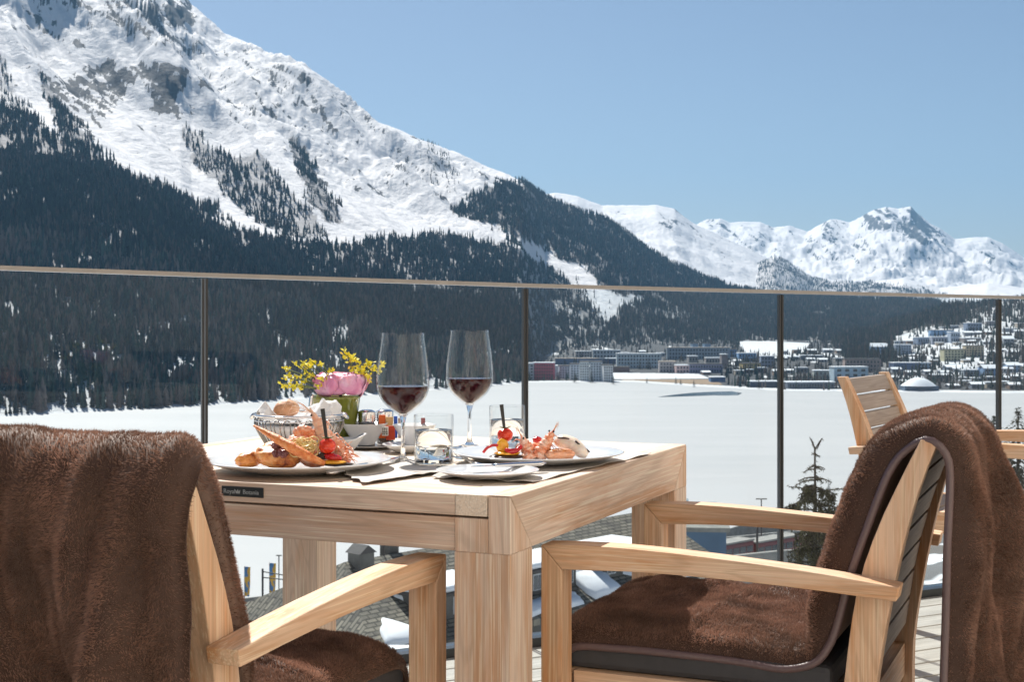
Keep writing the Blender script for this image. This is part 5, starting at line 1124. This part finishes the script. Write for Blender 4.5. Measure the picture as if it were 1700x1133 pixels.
# right plate
Z2 = 2.37
food('aubergine_slice', 'round dark aubergine slice under the pepper stack on the right plate', 'aubergine', m_aub, [dict(c=at(842, 758.5, 2.365), r=(.031, .022, .0040), amp=.05, seed=3)])
food('pepper_piece', 'round orange pepper slice in the stack on the right plate', 'pepper', m_yelp, [dict(c=at(841, 753, 2.363), r=(.022, .015, .0035), amp=.1, seed=17)])
food('pepper_piece', 'pointed orange pepper wedge under the tomato of the right plate', 'pepper', m_yelp, [dict(c=at(834, 741, 2.370), r=(.0105, .007, .0125), amp=.16, seed=19, freq=1.2)])
q = MB(); q.tube([tuple(p) for p in cat([at(802, 752, 2.362), at(809, 744, 2.362), at(818, 740, 2.364), at(828, 740, 2.368)], 16)], [.0024]*16, 10); tag(q.build('pepper_strip', m_redp), 'thin red pepper strip curling out left on the right plate', 'pepper')
q = MB(); q.tube([tuple(p) for p in cat([at(839, 747, 2.356), at(848, 750, 2.352), at(858, 748, 2.354), at(866, 741, 2.358)], 16)], list(np.interp(np.linspace(0, 1, 16), [0, .4, 1], [.0032, .0050, .0030])), 12); tag(q.build('pepper_strip', m_redp), 'thick glossy red pepper curl below the tomato on the right plate', 'pepper')
prawn('pink prawn leaning left on the right plate, beside the pepper stack', [at(884, 763, 2.37), at(878, 750, 2.37), at(871, 737, 2.372), at(867, 728, 2.374)], [.010, .013, .0125, .010, .005], m_prawn, (-1, -.3, .1), 3, [at(869, 728, 2.362)], ant=.014, adir=(-.5, -.3, .7))
prawn('pink prawn standing tallest in the middle of the right plate', [at(893, 762, 2.36), at(901, 747, 2.365), at(910, 731, 2.37), at(917, 719, 2.372)], [.012, .0145, .0125, .009, .005], m_prawn, (1, -.3, .1), 3, [at(919, 717, 2.362), at(912, 716, 2.366)], ant=.014, adir=(.4, -.3, .7))
food('prawn_meat', 'lumpy pink prawn flesh between the two prawns on the right plate', 'prawn meat', m_prawn, [dict(c=at(888, 752, 2.385), r=(.017, .014, .015), amp=.25, seed=22), dict(c=at(878, 758, 2.36), r=(.012, .01, .009), amp=.3, seed=23)])
food('pepper_piece', 'red pepper bit between the prawns and the squid on the right plate', 'pepper', m_redp, [dict(c=at(892, 731, 2.40), r=(.008, .006, .006), amp=.2, seed=6)])
food('salmon_piece', 'small salmon fillet with browned top on the right plate', 'salmon', m_salm, [dict(c=at(933, 755, 2.352), r=(.0225, .014, .0105), amp=.16, seed=31, freq=1.5, flat=.75), dict(c=at(918, 756, 2.350), r=(.012, .010, .009), amp=.2, seed=37, freq=1.5)])
food('salmon_crust', 'golden crust on top of the small salmon fillet', 'crust', m_gold, [dict(c=at(930, 748.5, 2.352), r=(.0185, .011, .0026), amp=.35, freq=2.5, seed=32)])
q = MB(); q.tube([tuple(p) for p in cat([at(922, 733, 2.39), at(938, 735, 2.385), at(955, 743, 2.378), at(967, 752, 2.370), at(975, 757, 2.368)], 30)], list(np.interp(np.linspace(0, 1, 30), [0, .15, .5, .85, 1], [.007, .0125, .0145, .0105, .0055])), 18); tag(q.build('squid_tube', m_squid), 'thick white grilled squid tube arching at the right of the right plate', 'squid')
q = MB()
for a_, b_ in (((925, 727), (945, 729)), ((950, 731), (962, 738)), ((968, 744), (979, 751))): q.tube([at(a_[0], a_[1], 2.374), at((a_[0]+b_[0])/2, (a_[1]+b_[1])/2-.5, 2.370), at(b_[0], b_[1], 2.364)], [.0012, .0022, .001], 6)
tag(q.build('grill_marks', m_aub), 'dark grill marks along the ridge of the white squid', 'grill marks', kind='stuff')

# ---- bread basket
bc = on(497, 757.5); bk = thing('bread_basket', 'silver wire bread basket with napkin and roll behind the left plate', 'basket', bc)
BR = .0815; BH = .076; q = MB(); ring = lambda r, z, n=60: [(r*math.cos(2*PI*k/n), r*math.sin(2*PI*k/n), z) for k in range(n+1)]
q.tube(ring(BR, BH), .0022, 8, caps=False); q.build('rim', m_sil, bk); q = MB(); q.tube(ring(BR*.985, BH-.010), .0013, 8, caps=False); q.build('rim_wire', m_sil, bk); q = MB(); q.tube(ring(.034, .002), .0020, 8, caps=False); q.build('base_ring', m_sil, bk)
q0 = MB(); nw = 26
for k in range(1):
    arc_ = [(BR*.985, BH-.010), (.080, BH-.020), (.072, .040), (.058, .018), (.042, .005), (.033, .002)]
    A1 = cat(arc_, 14); da = 2*PI/nw*.30
    pts = [(r*math.cos(-da), r*math.sin(-da), z) for r, z in A1[::-1]]+[(A1[0][0]*math.cos(t_), A1[0][0]*math.sin(t_), A1[0][1]+.0035*math.cos(t_/da*PI/2)) for t_ in np.linspace(-da, da, 5)]+[(r*math.cos(da), r*math.sin(da), z) for r, z in A1]
    q0.tube(pts, .0012, 6)
m_wire = simple('basket_wire', (.26, .25, .24), .22, metal=1, nscale=10)
w0 = q0.build('wire_loop', m_wire, bk)
for k in range(1, nw): o = w0.copy(); COL.objects.link(o); o.parent = bk; o.rotation_euler = (0, 0, 2*PI*k/nw)
for sx, lab in ((-1, 'left'), (1, 'right')):
    q = MB(); q.tube([(sx*BR, -.012, BH), (sx*(BR+.006), 0, BH-.006), (sx*BR, .012, BH)], .0035, 8); q.build('handle', m_sil, bk)
def crumple(name, label, c, size, seed, peaks, mat):
    nn = 46; u = np.linspace(-1, 1, nn); Uu, Vv = np.meshgrid(u, u, indexing='ij'); z = .008*fbm(Uu*2.2+seed, Vv*2.2, 3, seed, .6, True)
    for x_, y_, h_, w_2 in peaks: z = z+h_*np.clip(1-np.hypot((Uu-x_)/w_2, (Vv-y_)/(w_2*1.3)), 0, 1)
    X_ = c.x+Uu*size; Y_ = c.y+Vv*size*.9; Rr_ = np.hypot(Uu, Vv); z = np.where(Rr_ > 1, z-.02*(Rr_-1), z); V = np.stack([X_, Y_, c.z+z], -1).reshape(-1, 3); ix = np.arange(nn*nn).reshape(nn, nn)
    F = np.stack([ix[:-1, :-1], ix[1:, :-1], ix[1:, 1:], ix[:-1, 1:]], -1).reshape(-1, 4); F = F[(Rr_.ravel()[F] < 1.02).all(1)]
    o = np_mesh(name, V, F, mat, smooth=False); sm = o.modifiers.new('thick', 'SOLIDIFY'); sm.thickness = .0012; tag(o, label, 'napkin'); return o
crumple('napkin', 'white napkin with folded peaks lining the wire bread basket', bc+Vector((0, 0, BH-.014)), .076, 4, [(-.80, -.2, .034, .34), (.58, -.1, .040, .40), (.88, .2, .034, .34), (.3, .4, .03, .4), (-.5, .5, .02, .5)], m_nap)
q = MB(); q.lathe([(0, .012), (.045, .014), (.062, .030), (.071, .050), (.070, .058), (0, .058)], 40, bc); tag(q.build('napkin_lining', m_nap), 'white cloth lining seen through the wires of the basket', 'napkin')
m_bread = foodmat('bread_crust', [(.3, (.42, .17, .07)), (.55, (.62, .33, .18)), (.75, (.74, .52, .36))], 35, .55, .3)
food('bread_roll', 'pinkish brown bread roll lying on top of the basket', 'bread roll', m_bread, [dict(c=bc+Vector((-.022, -.005, BH+.011)), r=(.024, .02, .016), amp=.12, seed=41, freq=1.1)])
sp_ = thing('spoon', 'bluish spoon handle sticking up from behind the basket', 'spoon', at(512, 702, 2.70)); q = MB(); v = at(517.5, 655, 2.70)-at(512, 702, 2.70); q.tube([(0, 0, -.04), v*.5, v*.9, v], [.002, .0035, .0045, .003], 8); q.build('handle', m_sil, sp_)
q = MB(); blob_mesh(q, c=(-.003, 0, -.045), r=(.012, .005, .016), amp=0, sub=3); q.build('bowl', m_sil, sp_)

# ---- flowers
fc = on(557, 741); vs = thing('flower_pot', 'olive green glass flower pot behind the bread basket', 'flower pot', fc)
m_pot, nt, b = new_mat('olive_glass'); f = noise(nt, mapping(nt, coord(nt), (40, 40, 12)), 1, 5); r = ramp(nt, [(.3, (.10, .115, .008)), (.55, (.20, .225, .02)), (.75, (.32, .34, .05))], f); nt.links.new(r.outputs[0], b.inputs['Base Color']); b.inputs['Roughness'].default_value = .12; b.inputs['Transmission Weight'].default_value = .25; b.inputs['Coat Weight'].default_value = .6
q = MB(); q.lathe([(0, 0), (.034, 0), (.036, .003), (.0485, .094), (.0515, .0985), (.0500, .0995), (.0465, .094), (.034, .008), (0, .008)], 48); q.build('pot', m_pot, vs)
q = MB(); q.lathe([(0, .084), (.045, .084), (.045, .080), (0, .080)], 32); q.build('moss', m_herb, vs)
m_pet = foodmat('pink_petal', [(.30, (.62, .18, .36)), (.5, (.78, .34, .52)), (.72, (.88, .60, .72))], 28, .5, .2, .3, 3)
m_yel = foodmat('yellow_blossom', [(.3, (.60, .52, .02)), (.5, (.86, .76, .05)), (.7, (.92, .84, .16))], 60, .5, .2, .1)
pn = thing('peony', 'big pink peony blossom in the olive green pot', 'flower', at(565, 637, 2.745))
rng = np.random.default_rng(21)
for k in range(78):
    u = (k/77)**.8; a = k*2.39996+rng.uniform(-.25, .25); rho = .011+.025*u; tc_ = .10+1.30*u+rng.uniform(-.12, .12); V = []; F = []; n1_ = 9; fq = rng.uniform(3, 6); ph = rng.uniform(0, 6); wd_ = rng.uniform(.50, .75); op_ = rng.uniform(.0, .30)*u
    for i in range(n1_):
        for j in range(n1_):
            s_, t_ = i/(n1_-1), j/(n1_-1)*2-1; th_ = tc_+.75-1.15*s_*(1-.16*t_*t_); w_3 = wd_*math.sin(min(1, .25+s_*.85)*PI*.62)*t_
            rr_2 = rho*(1+.05*math.sin(fq*t_+ph)*s_+op_*max(0, s_-.55)*1.6+.10*t_*t_*s_); e1 = Vector((math.cos(a), math.sin(a), 0)); e2 = Vector((-math.sin(a), math.cos(a), 0))
            d = e1*math.sin(th_)*math.cos(w_3)+e2*math.sin(w_3)+Vector((0, 0, 1))*math.cos(th_)*math.cos(w_3)*.88; V.append(d*rr_2)
    for i in range(n1_-1):
        for j in range(n1_-1): b_ = i*n1_+j; F.append((b_, b_+n1_, b_+n1_+1, b_+1))
    q = MB(); q.add(V, F, 0, True); o = q.build('petal', m_pet, pn, M=Matrix.Translation((rng.uniform(-.002, .002), 0, -.006)) @ Matrix.Diagonal((1.42, 1.25, 1.16, 1))); sm = o.modifiers.new('thick', 'SOLIDIFY'); sm.thickness = .0005
q = MB(); q.tube([(0, 0, -.012), (.002, 0, -.06)], .003, 8); q.build('flower_stem', m_herb, pn)
def sprig(label, base, tips, seed, big=False):
    t = thing('blossom_sprig', label, 'flower', base, 0, 'yellow blossom sprigs in the pot'); rr = random.Random(seed)
    for tp in tips:
        v = tp-base; mid = v*.5+Vector((rr.uniform(-.006, .006), rr.uniform(-.006, .006), .006)); q = MB(); q.tube([tuple(x) for x in cat([(0, 0, 0), tuple(mid), tuple(v)], 8)], [.0011]*8, 5); q.build('twig', m_herb, t)
        q = MB()
        for k in range(rr.randint(2, 4) if not big else rr.randint(3, 5)):
            c0 = v*rr.uniform(.86, 1.03)+Vector((rr.uniform(-1, 1), rr.uniform(-1, 1), rr.uniform(-1, 1)))*(.006 if not big else .009); sz = rr.uniform(.0050, .0078)*(1.2 if big else 1)
            for m_ in range(5):
                d = Vector((rr.uniform(-1, 1), rr.uniform(-1, .4), rr.uniform(-.8, 1))).normalized(); s_ = d.cross(Vector((rr.uniform(-1, 1), rr.uniform(-1, 1), rr.uniform(-1, 1)))).normalized()
                q.add([c0, c0+d*sz*.6+s_*sz*.42, c0+d*sz*1.25, c0+d*sz*.6-s_*sz*.42], [(0, 1, 2, 3)])
        o = q.build('blossoms', m_yel, t); o['kind'] = 'stuff'
lb = at(545, 655, 2.73); rb = at(583, 645, 2.76)
sprig('spray of small yellow blossoms leaning left out of the pot', lb, [at(x, y, 2.73+dz) for x, y, dz in ((470, 638, .0), (478, 628, .02), (486, 600, 0), (474, 612, .03), (496, 598, -.02), (500, 612, 0), (505, 606, .02), (515, 604, 0), (490, 640, -.02), (500, 630, .01), (513, 622, 0), (488, 622, .03), (524, 640, -.03), (480, 642, .0), (496, 645, -.01))], 5)
sprig('cluster of larger yellow blossoms right of the pink peony', rb, [at(x, y, 2.76+dz) for x, y, dz in ((577, 590, 0), (590, 590, .01), (604, 604, -.01), (612, 612, 0), (622, 605, .01), (600, 618, 0), (610, 628, -.01), (618, 626, .02), (585, 600, .02), (596, 610, -.02), (633, 612, .0))], 6, True)
sprig('few dark twigs with tiny yellow buds above the peony', at(560, 650, 2.72), [at(x, y, 2.715+dz) for x, y, dz in ((535, 604, 0), (540, 618, 0), (516, 600, .0), (533, 633, -.01), (548, 610, .0))], 8)

# ---- bowls, shakers, packets
def bowl(label, px, py, r, hh, corner=0., lip=0.):
    c = on(px, py); q = MB(); q.lathe([(0, .001), (r*.42, .001), (r*.45, .004), (r*.98, hh-.001), (r, hh), (r*.97, hh+.0003), (r*.46, .007), (0, .0065)], 64)
    if corner:
        V = []
        for x, y, z in q.v:
            a = math.atan2(y, x); k = 1+corner*(abs(math.cos(2*a))**3)*(z/hh); V.append((x*k, y*k, z+lip*max(0, math.cos(a-.15))**4*(z/hh)))
        q.v = V
    return tag(q.build('bowl', m_cer, loc=c), label, 'bowl', 'white porcelain bowls')
lathe_thing('saucer', 'white saucer beneath the left sauce bowl', 'saucer', on(612, 744), [(0, .001), (.035, .001), (.060, .006), (.061, .0075), (.035, .004), (0, .0035)], m_cer, group='saucers')
o = bowl('white flared sauce bowl behind the left plate, on its saucer', 605, 743.5, .046, .043); o.location.z += .0045
lathe_thing('saucer', 'shallow white dish beneath the bowl behind the front wine glass', 'saucer', on(676, 752), [(0, .001), (.022, .001), (.030, .006), (.047, .016), (.046, .0172), (.028, .0075), (0, .0055)], m_cer, group='saucers')
o = bowl('white flared bowl half hidden behind the front wine glass', 688, 748, .042, .040); o.location.z += .009
bowl('small square white dish with pointed corners right behind the left plate', 577, 752, .026, .026, .38, .010)
lathe_thing('saucer', 'flat white plate edge between the left plate and the saucers', 'saucer', on(604, 757.5), [(0, .001), (.022, .001), (.036, .004), (.037, .0052), (0, .003)], m_cer, group='saucers')
def shaker(label, px, py, fill):
    t = thing('shaker', label, 'shaker', on(px, py), 0, 'glass salt and pepper shakers'); q = MB(); q.lathe([(0, 0), (.0155, 0), (.017, .003), (.0165, .044), (.0145, .050), (.0135, .050), (.0152, .044), (.0155, .004), (0, .004)], 32); q.build('glass', m_cg, t)
    q = MB(); q.lathe([(0, .0045), (.0150, .0045), (.0148, .028), (0, .029)], 24); q.build('filling', fill, t)
    q = MB(); q.lathe([(0, .072), (.010, .0715), (.0165, .068), (.0175, .066), (.0168, .063), (.0176, .061), (.0168, .058), (.0176, .056), (.0168, .053), (.0174, .050), (.0174, .047), (.0165, .047), (0, .0475)], 36); q.build('cap', m_sil, t)
shaker('glass shaker with steel screw cap right beside the olive pot', 609, 741, simple('salt', (.72, .70, .66), .8, nscale=400))
shaker('second glass shaker, between the first and the front wine glass', 639, 740, simple('pepper', (.30, .20, .14), .8, nscale=400, var=.5))
def packet(label, px0, px1, y0, y1, D, col, tilt=.1):
    c = at((px0+px1)/2, y1, D); w = (px1-px0)/FPX*D; hh = (y1-y0)/FPX*D; m_ = simple('printed_paper', col, .6, nscale=90, var=.12); q = MB(); q.box((-w/2, -.0012, 0), (w/2, .0012, hh)); o = q.build('sugar_packet', m_, loc=c, bevel=.0006); o.rotation_euler = (tilt, 0, random.uniform(-.1, .1)); return tag(o, label, 'packet', 'condiment packets')
ph = thing('packet_holder', 'clear glass holder for condiment packets behind the bowls', 'holder', on(655, 739)); q = MB(); q.box((-.034, -.016, 0), (.034, .016, .006)); q.build('base', m_cg, ph, bevel=.001)
for sy in (-1, 1): q = MB(); q.box((-.034, sy*.015-.001, .006), (.034, sy*.015+.001, .030)); q.build('side', m_tg, ph)
packet('orange red condiment packet in the glass holder', 629, 640, 689, 728, 2.74, (.70, .13, .02)); packet('beige condiment packet in the glass holder', 641, 653, 692, 728, 2.735, (.62, .42, .20))
packet('blue condiment packet in the glass holder', 654, 660, 691, 728, 2.74, (.02, .10, .50)); packet('brown condiment packet at the right end of the holder', 661, 670, 694, 728, 2.745, (.42, .32, .24))
packet('dark red condiment packet seen through the water tumbler', 699, 706, 694, 712, 2.70, (.22, .03, .03)); packet('red packet standing low between the two bowls', 641, 656, 707, 731, 2.70, (.60, .06, .02))
pk = packet('white packet with black print between the two bowls', 634, 645, 709, 724, 2.69, (.75, .73, .68))
q = MB()
for r_ in range(4):
    for c_ in range(3): q.box((-.0055+.0036*c_, -.0016, .0025+.0036*r_), (-.0055+.0036*c_+random.uniform(.0012, .0028), -.0012, .0025+.0036*r_+.0022))
q.build('print', m_stick, pk)
# ------------------------------------------------------------------ haze
m_hz = bpy.data.materials.new('haze_air'); m_hz.use_nodes = True; nt = m_hz.node_tree; nt.nodes.clear()
out = nt.nodes.new('ShaderNodeOutputMaterial'); pv = nt.nodes.new('ShaderNodeVolumePrincipled')
pv.inputs['Color'].default_value = (.30, .58, .90, 1); pv.inputs['Density'].default_value = 5.4e-5; pv.inputs['Anisotropy'].default_value = .15
nt.links.new(pv.outputs[0], out.inputs['Volume'])
q = MB(); q.box((-16500, -60, -240), (16500, 14200, 1500)); hz = q.build('haze', m_hz); tag(hz, 'thin blue mountain air filling the valley', kind='stuff')
